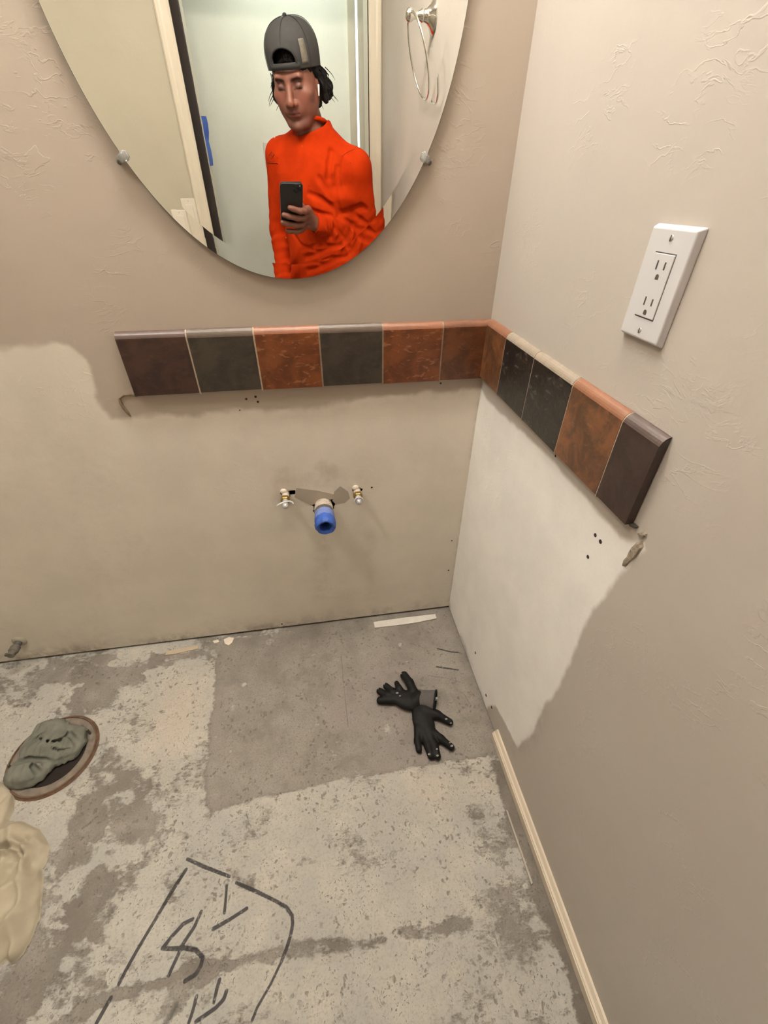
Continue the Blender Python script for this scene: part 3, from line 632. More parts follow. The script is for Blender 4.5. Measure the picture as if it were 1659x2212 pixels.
# ------------------------------------------------------------------ SDF sculpting
class SDF:
    def __init__(s, xs, ys, zs):
        s.a = [np.asarray(q, np.float32) for q in (xs, ys, zs)]; s.F = np.full([len(q) for q in s.a], 9.0, np.float32)
    def _sl(s, lo, hi):
        r = []
        for q, l, h in zip(s.a, lo, hi):
            i, j = np.searchsorted(q, l), np.searchsorted(q, h)
            if j <= i: return None
            r.append(slice(i, j))
        return tuple(r)
    def op(s, fn, lo, hi, k=.01, sub=False, pad=None):
        pad = (k * 1.2 + .012) if pad is None else pad
        sl = s._sl(np.array(lo) - pad, np.array(hi) + pad)
        if sl is None: return s
        X = s.a[0][sl[0]][:, None, None]; Y = s.a[1][sl[1]][None, :, None]; Z = s.a[2][sl[2]][None, None, :]
        d = fn(X, Y, Z); f = s.F[sl]
        if sub:
            d = -d; h = np.clip(.5 - .5 * (d - f) / k * -1, 0, 1) if False else np.maximum(k - np.abs(f - d), 0) / k
            s.F[sl] = np.maximum(f, d) + h * h * k * .25
        else:
            h = np.maximum(k - np.abs(f - d), 0) / k
            s.F[sl] = np.minimum(f, d) - h * h * k * .25
        return s
    def ell(s, c, r, k=.01, sub=False, Rm=None):
        c = np.array(c, float); r = np.array(r if hasattr(r, '__len__') else [r] * 3, float)
        R_ = np.eye(3) if Rm is None else Rm; m = max(r)
        def fn(X, Y, Z):
            x, y, z = X - c[0], Y - c[1], Z - c[2]
            u = [R_[0, i] * x + R_[1, i] * y + R_[2, i] * z for i in range(3)]
            k0 = np.sqrt((u[0] / r[0]) ** 2 + (u[1] / r[1]) ** 2 + (u[2] / r[2]) ** 2)
            k1 = np.sqrt((u[0] / r[0] ** 2) ** 2 + (u[1] / r[1] ** 2) ** 2 + (u[2] / r[2] ** 2) ** 2)
            return k0 * (k0 - 1) / np.maximum(k1, 1e-6)
        return s.op(fn, c - m, c + m, k, sub)
    def cap(s, a, b, ra, rb=None, k=.01, sub=False, wave=None, sq=None):
        a = np.array(a, float); b = np.array(b, float); rb = ra if rb is None else rb; ab = b - a; L2 = ab @ ab; m = max(ra, rb)
        def fn(X, Y, Z):
            x, y, z = X - a[0], Y - a[1], Z - a[2]
            t_ = np.clip((x * ab[0] + y * ab[1] + z * ab[2]) / L2, 0, 1)
            dx, dy, dz = x - ab[0] * t_, y - ab[1] * t_, z - ab[2] * t_
            d = np.sqrt(dx * dx + dy * dy + dz * dz) - (ra + (rb - ra) * t_)
            if wave is not None: d = d - wave(t_, dx, dy, dz)
            return d
        return s.op(fn, np.minimum(a, b) - m, np.maximum(a, b) + m, k, sub)
    def chain(s, pts, rad, k=.01, **kw):
        for i in range(len(pts) - 1): s.cap(pts[i], pts[i + 1], rad[i], rad[i + 1], k, **kw)
        return s
    def mesh(s):
        F = s.F; S = F < 0; n = F.shape
        c = [S[i:n[0] - 1 + i, j:n[1] - 1 + j, l:n[2] - 1 + l] for i in (0, 1) for j in (0, 1) for l in (0, 1)]
        an = c[0].copy(); al = c[0].copy()
        for q in c[1:]: an |= q; al &= q
        I, J, K = np.nonzero(an & ~al); m = len(I)
        idx = np.full([q - 1 for q in n], -1, np.int32); idx[I, J, K] = np.arange(m)
        acc = np.zeros((m, 3)); cnt = np.zeros(m); ax_ = s.a
        cr = [(i, j, l) for i in (0, 1) for j in (0, 1) for l in (0, 1)]
        for p in cr:
            for d in range(3):
                if p[d]: continue
                q = list(p); q[d] = 1
                fa = F[I + p[0], J + p[1], K + p[2]].astype(float); fb = F[I + q[0], J + q[1], K + q[2]].astype(float)
                x = (fa < 0) != (fb < 0); t_ = np.where(x, fa / np.where(x, fa - fb, 1), 0)
                pa = np.stack([ax_[0][I + p[0]], ax_[1][J + p[1]], ax_[2][K + p[2]]], 1).astype(float)
                pb = np.stack([ax_[0][I + q[0]], ax_[1][J + q[1]], ax_[2][K + q[2]]], 1)
                acc += np.where(x[:, None], pa + (pb - pa) * t_[:, None], 0); cnt += x
        V = acc / np.maximum(cnt, 1)[:, None]; Fs = []
        for d in range(3):
            sh = [slice(1, n[0] - 1), slice(1, n[1] - 1), slice(1, n[2] - 1)]; s2 = list(sh); sh[d] = slice(0, n[d] - 1); s2[d] = slice(1, n[d])
            A = S[tuple(sh)]; Bq = S[tuple(s2)]; W = np.stack(np.nonzero(A != Bq), 1); off = np.array([1, 1, 1]); off[d] = 0; W = W + off
            e1, e2 = [q for q in range(3) if q != d]
            def g(a, b): Q_ = W.copy(); Q_[:, e1] += a; Q_[:, e2] += b; return idx[Q_[:, 0], Q_[:, 1], Q_[:, 2]]
            f = np.stack([g(-1, -1), g(0, -1), g(0, 0), g(-1, 0)], 1)
            ins = S[tuple(sh)][tuple((W - off).T)]
            if d == 1: ins = ~ins
            f = np.where(ins[:, None], f, f[:, ::-1]); Fs.append(f)
        Fq = np.concatenate(Fs); Fq = Fq[(Fq >= 0).all(1)]
        return V, Fq
def ax3(lo, hi, st):
    return [np.arange(l, h, st) for l, h in zip(lo, hi)]
def lapl(V, F, it=2, lam=.5):
    for _ in range(it):
        a = np.zeros_like(V); c_ = np.zeros(len(V))
        for i in range(4):
            np.add.at(a, F[:, i], V[F[:, (i + 1) % 4]]); np.add.at(a, F[:, (i + 1) % 4], V[F[:, i]])
            np.add.at(c_, F[:, i], 1); np.add.at(c_, F[:, (i + 1) % 4], 1)
        V = V + lam * (a / np.maximum(c_, 1)[:, None] - V)
    return V
def wav(x, y, z, seed, f):            # cheap smooth 3-D wobble in [-1, 1]
    r_ = np.random.RandomState(seed); s_ = 0
    for i in range(4):
        k_ = r_.normal(size=3); k_ = k_ / np.linalg.norm(k_) * f * (1 + .45 * i); s_ = s_ + np.sin(k_[0] * x + k_[1] * y + k_[2] * z + r_.uniform(0, 6)) / (1 + .4 * i)
    return s_ / 2.6

# ---- gloves
def glove(name, lab, segs, palm, cuff, base):
    lo, hi = base
    S = SDF(*ax3(lo, hi, .0022))
    for (c, r, ang) in palm:
        ca, sa = math.cos(ang), math.sin(ang); S.ell(c, r, .012, Rm=np.array([[ca, -sa, 0], [sa, ca, 0], [0, 0, 1.]]))
    for pts, r in segs: S.chain(pts, r, .006)
    V, Fq = S.mesh(); V = lapl(V, Fq, 1); V[:, 2] = np.maximum(V[:, 2], .0022)
    g = empty(name, (V[:, 0].mean(), V[:, 1].mean(), .002), lab, 'glove', 'black work gloves')
    mk('hand_shell', V, Fq, M['glove'], g, True)
    return g
def fz(px, py, z): q = FL(px, py, z); return q
zg = .013
pa_ = [fz(x, y, z) for x, y, z in [(893, 1512, .016), (872, 1510, .016), (915, 1508, .018)]]
g1 = glove('work_glove', 'black coated work glove with grey knit cuff lying on top of the other glove',
    [([fz(892, 1492, .017), fz(885, 1475, .018), fz(873, 1459, .015)], [.014, .0125, .0125]),
     ([fz(872, 1500, .018), fz(862, 1487, .020), fz(857, 1476, .015)], [.010, .009, .008]),
     ([fz(866, 1503, .016), fz(848, 1494, .018), fz(834, 1482, .014)], [.011, .010, .0095]),
     ([fz(862, 1508, .015), fz(836, 1502, .018), fz(820, 1493, .013)], [.011, .0105, .010]),
     ([fz(868, 1513, .013), fz(842, 1513, .014), fz(821, 1513, .012)], [.012, .0105, .011]),
     ([fz(898, 1515, .016), fz(905, 1505, .018)], [.020, .018])],
    [(pa_[0], (.040, .030, .013), .2), (pa_[1], (.028, .026, .012), .2)], None, ((-.36, -.42, -.004), (-.12, -.17, .05)))
ca_, cb_ = fz(902, 1507, .018), fz(940, 1512, .026)
cf = MB(); nseg = 28; prev = None; Vc = []; ux = (cb_ - ca_) / np.linalg.norm(cb_ - ca_); side = np.cross(ux, [0, 0, 1]); side /= np.linalg.norm(side); upv = np.cross(side, ux)
for i, (t_, wd, ht) in enumerate([(0, .029, .0150), (.3, .029, .0160), (.6, .030, .0165), (.85, .033, .0175), (1.0, .036, .0175)]):
    c = ca_ + (cb_ - ca_) * t_
    for k in range(nseg):
        a = 2 * math.pi * k / nseg; Vc.append(c + side * wd * math.cos(a) * .82 + upv * ht * math.sin(a) * .9)
Fc = [[i * nseg + k, i * nseg + (k + 1) % nseg, (i + 1) * nseg + (k + 1) % nseg, (i + 1) * nseg + k] for i in range(4) for k in range(nseg)]
for v_ in Vc: v_[2] = max(v_[2], .003)
ck = mk('cuff', Vc, Fc, M['glove_knit'], g1, True); md = ck.modifiers.new('thick', 'SOLIDIFY'); md.thickness = .002
rim = [cb_ + side * .036 * .84 * math.cos(2 * math.pi * k / 30) + upv * .0175 * .92 * math.sin(2 * math.pi * k / 30) for k in range(31)]
rim = [np.array([a[0], a[1], max(a[2], .004)]) for a in rim]
MB().tube(rim, .0028, 8).build('cuff_hem', M['glove'], g1, True)
lin = MB(); q = [cb_ - ux * .012 + side * .030 * math.cos(2 * math.pi * k / 20) + upv * .014 * math.sin(2 * math.pi * k / 20) for k in range(20)]
lin.add(q, [list(range(20))]).build('lining', M['black'], g1)
q = fz(942, 1510, .022); MB().box(tuple(q - np.array([.004, .003, .004])), tuple(q + np.array([.004, .003, .006]))).build('care_tag', M['plate'], g1, bevel=.001)
for (px, py, z, r) in [(858, 1497, .0295, .0055), (864, 1503, .0295, .004), (816, 1487, .0225, .0045), (829, 1477, .023, .005), (866, 1455, .026, .004)]:
    MB().ball(fz(px, py, z), (r * .8, r * .55, .0011), 10, 6).build('paint_splat', M['glove_wear'], g1, True)
g2 = glove('work_glove', 'all-black work glove lying fingers spread under the cuffed glove',
    [([fz(918, 1532, .012), fz(945, 1545, .013), fz(972, 1560, .011)], [.016, .0125, .0095]),
     ([fz(930, 1578, .012), fz(952, 1596, .013), fz(975, 1614, .010)], [.012, .0105, .009]),
     ([fz(925, 1582, .012), fz(938, 1610, .013), fz(945, 1634, .010)], [.012, .0105, .0095]),
     ([fz(914, 1582, .012), fz(925, 1612, .013), fz(931, 1633, .010)], [.0115, .0105, .0095]),
     ([fz(903, 1575, .012), fz(902, 1600, .012), fz(905, 1620, .009)], [.012, .0095, .0085])],
    [(fz(915, 1560, .013), (.030, .040, .0125), .25), (fz(912, 1535, .013), (.030, .030, .012), .2)], None, ((-.27, -.53, -.004), (-.08, -.30, .05)))
for (px, py, z, r) in [(927, 1629, .020, .005), (944, 1618, .023, .004), (945, 1632, .020, .005), (976, 1611, .0185, .0055), (972, 1604, .02, .004), (964, 1553, .022, .005), (974, 1562, .019, .004)]:
    MB().ball(fz(px, py, z), (r * .8, r * .55, .0011), 10, 6).build('paint_splat', M['glove_wear'], g2, True)

# ---- toilet flange with a rag stuffed in it
fc = FL(116, 1632); fl_ = empty('toilet_flange', (fc[0], fc[1], 0), 'rusty round toilet flange set in the concrete floor', 'flange')
fband = plain('flange_mortar', (.20, .165, .13), .9, var=.35, scale=50, bump=.6)
MB().lathe((fc[0], fc[1], 0), (0, 0, 1), [(.080, .0035), (.084, .006), (.098, .007), (.1005, .0055)], 56).build('inner_band', fband, fl_, True)
MB().lathe((fc[0], fc[1], 0), (0, 0, 1), [(.1000, .004), (.1015, .0085), (.1045, .0085), (.106, .004), (.110, .001)], 56).build('rim', M['rust'], fl_, True)
MB().lathe((fc[0], fc[1], 0), (0, 0, 1), [(0, .0022), (.05, .0022), (.081, .0022)], 40).build('throat', M['gap'], fl_)
for a in (.5, 3.4):
    q = (fc[0] + .09 * math.cos(a), fc[1] + .09 * math.sin(a), .006)
    MB().tube([q, (q[0], q[1], .03)], .003, 8).build('bolt', M['slot'], fl_, True)
S = SDF(*ax3((fc[0] - .14, fc[1] - .13, -.01), (fc[0] + .13, fc[1] + .13, .09), .0028))
rr_ = FL(95, 1628)
S.ell((FL(105, 1612, .02)[0], FL(105, 1612, .02)[1], .018), (.066, .060, .030), .02)
S.ell((FL(60, 1665, .02)[0], FL(60, 1665, .02)[1], .016), (.050, .036, .026), .012)
S.ell((FL(150, 1605, .02)[0], FL(150, 1605, .02)[1], .014), (.036, .046, .024), .012)
S.ell((FL(110, 1575, .02)[0], FL(110, 1575, .02)[1], .018), (.040, .026, .022), .012)
X, Y, Z = np.meshgrid(*S.a, indexing='ij', sparse=True)
S.F += (.0040 * wav(X, Y, Z, 5, 120) + .0045 * np.abs(wav(X, Y, Z * .5, 7, 150)) + .0022 * np.abs(wav(X, Y, Z, 17, 330)) - .004).astype(np.float32)
for pl, r_ in [([(38, 1648), (62, 1640), (95, 1642), (128, 1652)], .0055), ([(70, 1655), (82, 1668), (88, 1684)], .006), ([(88, 1596), (105, 1603), (128, 1600), (142, 1590)], .0035), ([(60, 1612), (85, 1590), (108, 1570)], .003), ([(150, 1585), (168, 1605), (160, 1625)], .006), ([(95, 1652), (120, 1668), (140, 1650)], .0045), ([(110, 1615), (130, 1622), (150, 1618)], .0025)]:
    S.chain([FL(x, y, .040) for x, y in pl], [r_] * len(pl), .006, sub=True); S.chain([FL(x, y, .032) for x, y in pl], [r_] * len(pl), .006, sub=True)
V, Fq = S.mesh(); V[:, 2] = np.maximum(V[:, 2], .0075); tag(mk('rag', V, Fq, M['rag'], None, True), 'crumpled grey-green rag stuffed into the toilet flange', 'rag')

# ---- cream cloth at the left edge
outl = [(-1.62, -.40), (-1.34, -.355)] + [tuple(FL(x, y)[:2]) for x, y in [(0, 1690), (22, 1692), (33, 1720), (30, 1750), (18, 1775), (55, 1778), (88, 1795), (107, 1830), (103, 1860), (90, 1880), (92, 1930), (86, 1985), (68, 2030), (50, 2060), (28, 2084), (18, 2070), (0, 2085)]] + [(-1.25, -.83), (-1.6, -.85)]
us = np.arange(-1.64, -1.0, .0045); vs = np.arange(-.90, -.30, .0045)
U, Vv, Q = grid(us, vs); PU = np.stack([U, Vv], 1)
PU = PU + np.stack([(fbm(U * 25, Vv * 25, 82) - .5) * .008, (fbm(U * 25, Vv * 25, 84) - .5) * .008], 1)
d = -polysd(PU, outl)
dd = np.clip(d, 0, .05) / .05
base = .036 * np.sqrt(1 - (1 - dd) ** 2)
wx = U + .03 * (fbm(U * 7, Vv * 7, 81) - .5) * 2; wy = Vv + .03 * (fbm(U * 7 + 5, Vv * 7, 83) - .5) * 2
f1 = .5 - np.abs(np.sin(wx * 62 + wy * 14)) + .5 - np.abs(np.sin(wx * 20 - wy * 46 + 1))
h = base * (1 + .48 * f1 + 1.1 * (fbm(U * 9, Vv * 9, 85) - .5)) + .012 * dd * (fbm(U * 26, Vv * 18, 87) - .5)
for pl, r_, dp in [([(-10, 1832), (12, 1826), (30, 1832), (42, 1850)], .008, .020), ([(45, 1806), (58, 1818), (72, 1826)], .007, .018), ([(58, 1830), (60, 1860), (66, 1885)], .007, .012), ([(-5, 1852), (20, 1856)], .005, .008), ([(85, 1800), (96, 1830)], .006, .010), ([(40, 1890), (30, 1960)], .008, .005), ([(70, 1900), (60, 1990)], .009, .006), ([(0, 1745), (15, 1735)], .008, .014)]:
    ar = linedist(PU, [tuple(FL(x, y, .03)[:2]) for x, y in pl]); h -= 1.3 * dp * sst(r_ * 1.6, 0, ar) * dd; h += dp * .35 * sst(r_ * 1.5, 0, np.abs(ar - r_ * 2)) * dd
h = np.where(d > 0, np.maximum(h, .004 * sst(0, .004, d)), d * .8)
S = SDF(us, vs, np.arange(-.012, .075, .004)); S.F = (S.a[2][None, None, :] - h.reshape(len(us), len(vs))[:, :, None]).astype(np.float32) * .7
V, Fq = S.mesh(); ok = V[Fq][:, :, 2].max(1) > .0012; V[:, 2] = np.maximum(V[:, 2], .0012); Fq = Fq[ok]; used = np.unique(Fq); mp = np.full(len(V), -1); mp[used] = np.arange(len(used))
V, Fq = V[used], mp[Fq]; V = lapl(V, Fq, 1, .3)
tag(mk('cotton_cloth', V, Fq, M['cloth'], None, True), 'bunched cream cotton cloth on the floor at the left edge', 'cloth')
# ------------------------------------------------------------------ doorway behind the camera (seen in the mirror)
dr = empty('door_1', ((DX0 + DX1) / 2, YF, 0)); tag(dr, kind='structure')
CW = .056
def casing(x0, x1):
    prof = [(0, 0), (0, .010), (.008, .014), (.030, .014), (.038, .017), (.050, .017), (CW, .012), (CW, 0)]
    s_ = 1 if x1 > x0 else -1
    return MB().prism([(x0 + s_ * a, YF + b_ - .0005, 0) for a, b_ in prof], (0, 0, DZ + CW))
casing(DX0 - .006, DX0 - .006 - CW).build('casing', M['white_trim'], dr)
casing(DX1 + .005, DX1 + .005 + CW - .001).build('casing', M['white_trim'], dr)
MB().box((DX0 - .006 - CW, YF - .0005, DZ + .006), (DX1 + CW, YF + .015, DZ + .006 + CW)).build('head_casing', M['white_trim'], dr)
# left jamb: a dark pocket-door slot right behind the casing, then the jamb board
MB().box((DX0 - .02, YF - .060, 0), (DX0 + .022, YF - .030, DZ)).build('pocket_slot', M['gap'], dr)
MB().box((DX0 - .02, YF - .125, 0), (DX0 + .024, YF - .061, DZ)).build('jamb', M['white_trim'], dr)
MB().box((DX1, YF - .125, 0), (DX1 + .02, YF - .004, DZ)).build('jamb', M['white_trim'], dr)
MB().box((DX1 + .002, YF - .004, 0), (DX1 + .005, YF + .002, DZ)).build('casing_crack', M['gap'], dr)
MB().box((DX0, YF - .125, DZ), (DX1, YF, DZ + .02)).build('head_jamb', M['white_trim'], dr)
MB().box((DX0 - .075, YF - .130, 0), (DX0 - .006, YF - .110, DZ)).build('hall_casing', M['white_trim'], dr)
# strip of blue tape hanging on the jamb edge
tz = [1.485, 1.46, 1.43, 1.40, 1.37, 1.34, 1.312]
V = []; F_ = []
for i, z in enumerate(tz):
    xo = .0012 + .002 * math.sin(i * 1.7); wdt = .026 if i < 3 else .016
    V += [(DX0 + .0245 + xo, YF - .075, z), (DX0 + .0245 + xo + wdt * .62, YF - .112, z + .003)]
for i in range(len(tz) - 1): F_.append([2 * i, 2 * i + 1, 2 * i + 3, 2 * i + 2])
o = mk('blue_tape_strip', V, F_, M['bluetape']); tag(o, 'strip of blue painter tape stuck on the door jamb seen in the mirror', 'tape')
md = o.modifiers.new('thick', 'SOLIDIFY'); md.thickness = .0008
def switch(cx, cy, cz, lab, wdt=.064, ht=.114, toggle=True):
    e = empty('light_switch', (cx, cy, cz - ht / 2), lab, 'light switch', 'light switches')
    MB().box((cx - wdt / 2, cy - .001, cz - ht / 2), (cx + wdt / 2, cy + .006, cz + ht / 2)).build('cover_plate', M['almond'], e, bevel=.002)
    MB().box((cx - .017, cy + .005, cz - .034), (cx + .017, cy + .0085, cz + .034)).build('rocker', M['almond'], e, bevel=.001)
    for s_ in (-1, 1): MB().lathe((cx, cy + .006, cz + s_ * .048), (0, 1, 0), [(0, .001), (.003, .0005), (.0034, 0)], 12).build('screw', M['screw'], e, True)
switch(-.918, YF, 1.133, 'white rocker switch left of the doorway, low in the mirror reflection')
switch(-.545, HY, 1.385, 'white rocker switch on the hall wall behind the person')
# made-up glowing strip with trim, giving the bright line beyond the doorway
wn1 = empty('glow_strip_1', (-.03, HY, .25)); tag(wn1, kind='structure')
glow_face = NT('strip_glow'); glow_face.p(Base_Color=(.8, .85, .85), Emission_Color=(.80, .95, 1.0), Emission_Strength=2.0)
WX0, WX1 = -.030, -.018
MB().box((WX0, HY + .001, .3), (WX1, HY + .006, 2.25)).build('glow_face', glow_face.m, wn1)
MB().box((WX0 - .04, HY, .25), (WX0, HY + .022, 2.32)).build('strip_trim', M['white_trim'], wn1, bevel=.003)
MB().box((WX1, HY, .25), (WX1 + .06, HY + .022, 2.32)).build('strip_trim', M['white_trim'], wn1, bevel=.003)
MB().box((WX0, HY, 2.25), (WX1, HY + .022, 2.32)).build('strip_trim_head', M['white_trim'], wn1)
# hall ceiling light (cool)
hl = empty('hall_ceiling_light', (-.35, -2.02, ZC - .07), 'round cool white ceiling light in the hall beyond the doorway', 'light')
he = NT('cool_dome_glow'); he.p(Base_Color=(.9, .9, .9), Emission_Color=(.90, 1.0, .95), Emission_Strength=HALL)
MB().lathe((-.35, -2.02, ZC), (0, 0, -1), [(0, .065), (.06, .058), (.11, .035), (.13, .012), (.13, .004), (0, .004)], 32).build('dome', he.m, hl, True)
MB().lathe((-.35, -2.02, ZC), (0, 0, -1), [(.128, .0), (.142, .0), (.142, .012), (.130, .014)], 32).build('trim_ring', M['chrome'], hl, True)
# unseen fill dome added at the bathroom ceiling to brighten the lower walls
bl = empty('fill_dome', (-1.25, -.60, ZC - .07), 'round warm white fill dome added on the bathroom ceiling', 'light')
be = NT('fill_dome_glow'); be.p(Base_Color=(.9, .9, .9), Emission_Color=(1.0, .95, .88), Emission_Strength=FILL_DOME)
MB().lathe((-1.25, -.60, ZC), (0, 0, -1), [(0, .075), (.08, .066), (.14, .04), (.165, .012), (.165, .004), (0, .004)], 36).build('dome', be.m, bl, True)
MB().lathe((-1.25, -.60, ZC), (0, 0, -1), [(.163, .0), (.18, .0), (.18, .012), (.165, .014)], 36).build('trim_ring', M['chrome'], bl, True)
# towel ring on the right wall, behind the frame edge, seen in the mirror
TYp, TZp = -.715, 1.607
tr = empty('towel_ring', (0, TYp, TZp - .17), 'chrome towel ring with round flared mount on the right wall, seen in the mirror', 'towel ring')
MB().lathe((0, TYp, TZp), (-1, 0, 0), [(0, 0), (.034, 0), (.036, .003), (.033, .007), (.022, .013), (.014, .022), (.012, .030), (0, .03)], 32).build('mount', M['chrome'], tr, True)
MB().lathe((-.028, TYp, TZp), (-1, 0, 0), [(0, 0), (.0105, 0), (.014, .006), (.0105, .012), (.008, .018), (.0085, .028), (.013, .034), (.0145, .041), (.012, .048), (.006, .0525), (0, .053)], 24).build('post', M['chrome'], tr, True)
rc_ = np.array([-.040, TYp + .002, TZp - .080]); RR = .084
pts = [rc_ + RR * np.array([.33 * math.cos(a) * -1, math.sin(a), math.cos(a)]) for a in [2 * math.pi * k / 48 for k in range(49)]]
MB().tube(pts, .0030, 10, cap=False).build('ring', M['chrome'], tr, True)
# ------------------------------------------------------------------ phone (just behind the viewpoint) and the person holding it
PW, PH, PT = .083, .167, .011
def ph(r_, u_, n_):           # phone space: right, up, out of the back -> world
    return CAM + C_R * (r_ - .013) + C_U * (u_ - .071) + C_F * (n_ - .0085)
pcase = plain('phone_case', (.020, .019, .019), .38, var=.1)
phn = empty('phone', tuple(ph(0, -PH / 2, -PT)), 'dark grey phone held up by the person in the mirror', 'phone')
def rr(wd, ht, r, n=6):
    o_ = []
    for cx, cy, a0 in ((wd / 2 - r, ht / 2 - r, 0), (-wd / 2 + r, ht / 2 - r, 90), (-wd / 2 + r, -ht / 2 + r, 180), (wd / 2 - r, -ht / 2 + r, 270)):
        for k in range(n + 1):
            a = math.radians(a0 + 90 * k / n); o_.append((cx + r * math.cos(a), cy + r * math.sin(a)))
    return o_
def slab(name, cx, cy, wd, ht, r, n0, n1, mat, parent, bevel=.001):
    return MB().prism([ph(cx + a, cy + b_, n0) for a, b_ in rr(wd, ht, r)], C_F * (n1 - n0)).build(name, mat, parent, True, bevel=bevel)
slab('case', 0, 0, PW, PH, .013, -PT, 0, pcase, phn, .002)
slab('screen', 0, 0, PW - .005, PH - .005, .011, -PT - .0006, -PT + .0005, M['black'], phn, 0)
cbmp = slab('camera_bump', .0215, .0645, .034, .034, .008, 0, .0012, pcase, phn, .0006)
lensm = plain('lens_glass', (.006, .006, .008), .05)
for a, b_ in ((.014, .0725), (.014, .0565), (.029, .0645)):
    MB().lathe(ph(a, b_, .001), C_F, [(0, .0012), (.0055, .0012), (.0068, .0018), (.0074, .0012), (.0074, -.001)], 20).build('lens', lensm, cbmp, True)
slab('flash', .0295, .0755, .004, .004, .0018, .001, .0016, M['plate'], cbmp, 0)

person = empty('person', (-.33, -1.33, 0), 'person in a bright orange long-sleeved shirt and backward grey cap photographing the mirror', 'person')
def Rm3(yaw, pitch, roll):
    cz, sz = math.cos(yaw), math.sin(yaw); cx, sx = math.cos(pitch), math.sin(pitch); cy, sy = math.cos(roll), math.sin(roll)
    return np.array([[cz, -sz, 0], [sz, cz, 0], [0, 0, 1.]]) @ np.array([[1, 0, 0], [0, cx, -sx], [0, sx, cx]]) @ np.array([[cy, 0, sy], [0, 1, 0], [-sy, 0, cy]])
HC = np.array([-.377, -1.212, 1.541]); HS = 1.0
HR = Rm3(math.radians(20), math.radians(-20), math.radians(-2))
def hd(p): return HC + HR @ (np.array(p, float) * HS)
def hell(S, c, r, k=.01, sub=False): S.ell(hd(c), np.array(r) * HS, k, sub, Rm=HR)
def hcap(S, a, b_, ra, rb, k=.01, sub=False): S.cap(hd(a), hd(b_), ra * HS, rb * HS, k, sub)
# joints
shR, elR, wrR = np.array([-.172, -1.200, 1.298]), np.array([-.126, -1.245, 1.055]), ph(.102, -.102, -.030)
shL, elL, wrL = np.array([-.462, -1.345, 1.335]), np.array([-.500, -1.405, 1.08]), np.array([-.505, -1.350, .865])
TC = np.array([-.312, -1.285]); TYAW = math.radians(27); tcx, tsx = math.cos(TYAW), math.sin(TYAW)
nb = np.array([-.335, -1.255, 1.438])
TS = np.array([[.74, .150, .105, -.02], [.85, .158, .112, -.015], [.95, .160, .116, -.01], [1.08, .164, .120, -.002], [1.20, .174, .124, .004], [1.28, .170, .116, .006], [1.335, .138, .104, .008], [1.38, .090, .086, .010], [1.42, .056, .066, .014], [1.50, .040, .050, .02]])
def torso(S, grow, z0, z1, k, wave=None):
    def fn(X, Y, Z):
        zc = np.clip(Z, TS[0, 0], TS[-1, 0])
        a = np.interp(zc, TS[:, 0], TS[:, 1]) + grow; b_ = np.interp(zc, TS[:, 0], TS[:, 2]) + grow; oy = np.interp(zc, TS[:, 0], TS[:, 3])
        x, y = X - TC[0], Y - TC[1]; lx = x * tcx + y * tsx; ly = -x * tsx + y * tcx - oy
        r_ = (np.abs(lx / a) ** 2.3 + np.abs(ly / b_) ** 2.3) ** (1 / 2.3)
        d = (r_ - 1) * np.minimum(a, b_) * .92
        if wave is not None: d = d - wave(lx, ly, Z)
        return np.maximum(d, np.maximum(z0 - Z, Z - z1))
    return S.op(fn, (-.62, -1.55, z0), (-.02, -1.05, z1), k)
# ---------------- body: one continuous surface (head, trunk, limbs, hands)
zs = np.concatenate([np.arange(-.01, 1.04, .010), np.arange(1.04, 1.23, .0024), np.arange(1.23, 1.37, .006), np.arange(1.37, 1.70, .0026)])
Sb = SDF(np.arange(-.66, .0, .0027), np.arange(-1.52, -.955, .0027), zs)
torso(Sb, -.022, .78, 1.42, .02)
for a, b_, c_ in ((shR, elR, wrR), (shL, elL, wrL)):
    Sb.cap(a, b_, .045, .036, .03); Sb.cap(b_, c_, .034, .026, .02)
hipR, kneR, ankR = np.array([-.235, -1.27, .84]), np.array([-.215, -1.26, .47]), np.array([-.205, -1.31, .09])
hipL, kneL, ankL = np.array([-.395, -1.34, .84]), np.array([-.420, -1.33, .47]), np.array([-.435, -1.38, .09])
for h_, k_, a in ((hipR, kneR, ankR), (hipL, kneL, ankL)): Sb.cap(h_, k_, .075, .05, .03); Sb.cap(k_, a, .047, .034, .02); Sb.cap(a, a + np.array([-.02, .12, -.055]), .034, .028, .02)
Sb.cap(nb + np.array([0, .0, -.03]), hd((0, -.022, -.045)), .054, .050, .02)
hell(Sb, (0, -.012, .035), (.078, .094, .088), .02)
hell(Sb, (0, .028, -.030), (.0685, .062, .083), .03)
for s_ in (-1, 1):
    hcap(Sb, (s_ * .060, -.002, -.046), (s_ * .025, .062, -.101), .017, .016, .026)
    hell(Sb, (s_ * .050, .058, -.022), (.022, .020, .018), .018)
    hell(Sb, (s_ * .078, -.008, -.008), (.008, .018, .030), .006)
    hell(Sb, (s_ * .037, .050, -.050), (.024, .028, .030), .02)
hell(Sb, (0, .076, -.105), (.019, .016, .016), .016)
hcap(Sb, (-.038, .079, .026), (.038, .079, .026), .012, .012, .014)
for s_ in (-1, 1):
    hell(Sb, (s_ * .031, .099, .008), (.020, .0185, .0125), .010, True)
    hell(Sb, (s_ * .031, .0755, .003), (.0142, .0115, .0100), .004)
hcap(Sb, (0, .086, .016), (0, .107, -.032), .0085, .0122, .012)
hell(Sb, (0, .108, -.037), (.0125, .0100, .0095), .008)
for s_ in (-1, 1): hell(Sb, (s_ * .0155, .094, -.040), (.0085, .010, .0078), .006)
hell(Sb, (0, .081, -.060), (.028, .015, .024), .014)
hcap(Sb, (-.021, .085, -.0640), (0, .0945, -.0610), .0045, .0055, .004); hcap(Sb, (.021, .085, -.0640), (0, .0945, -.0610), .0045, .0055, .004)
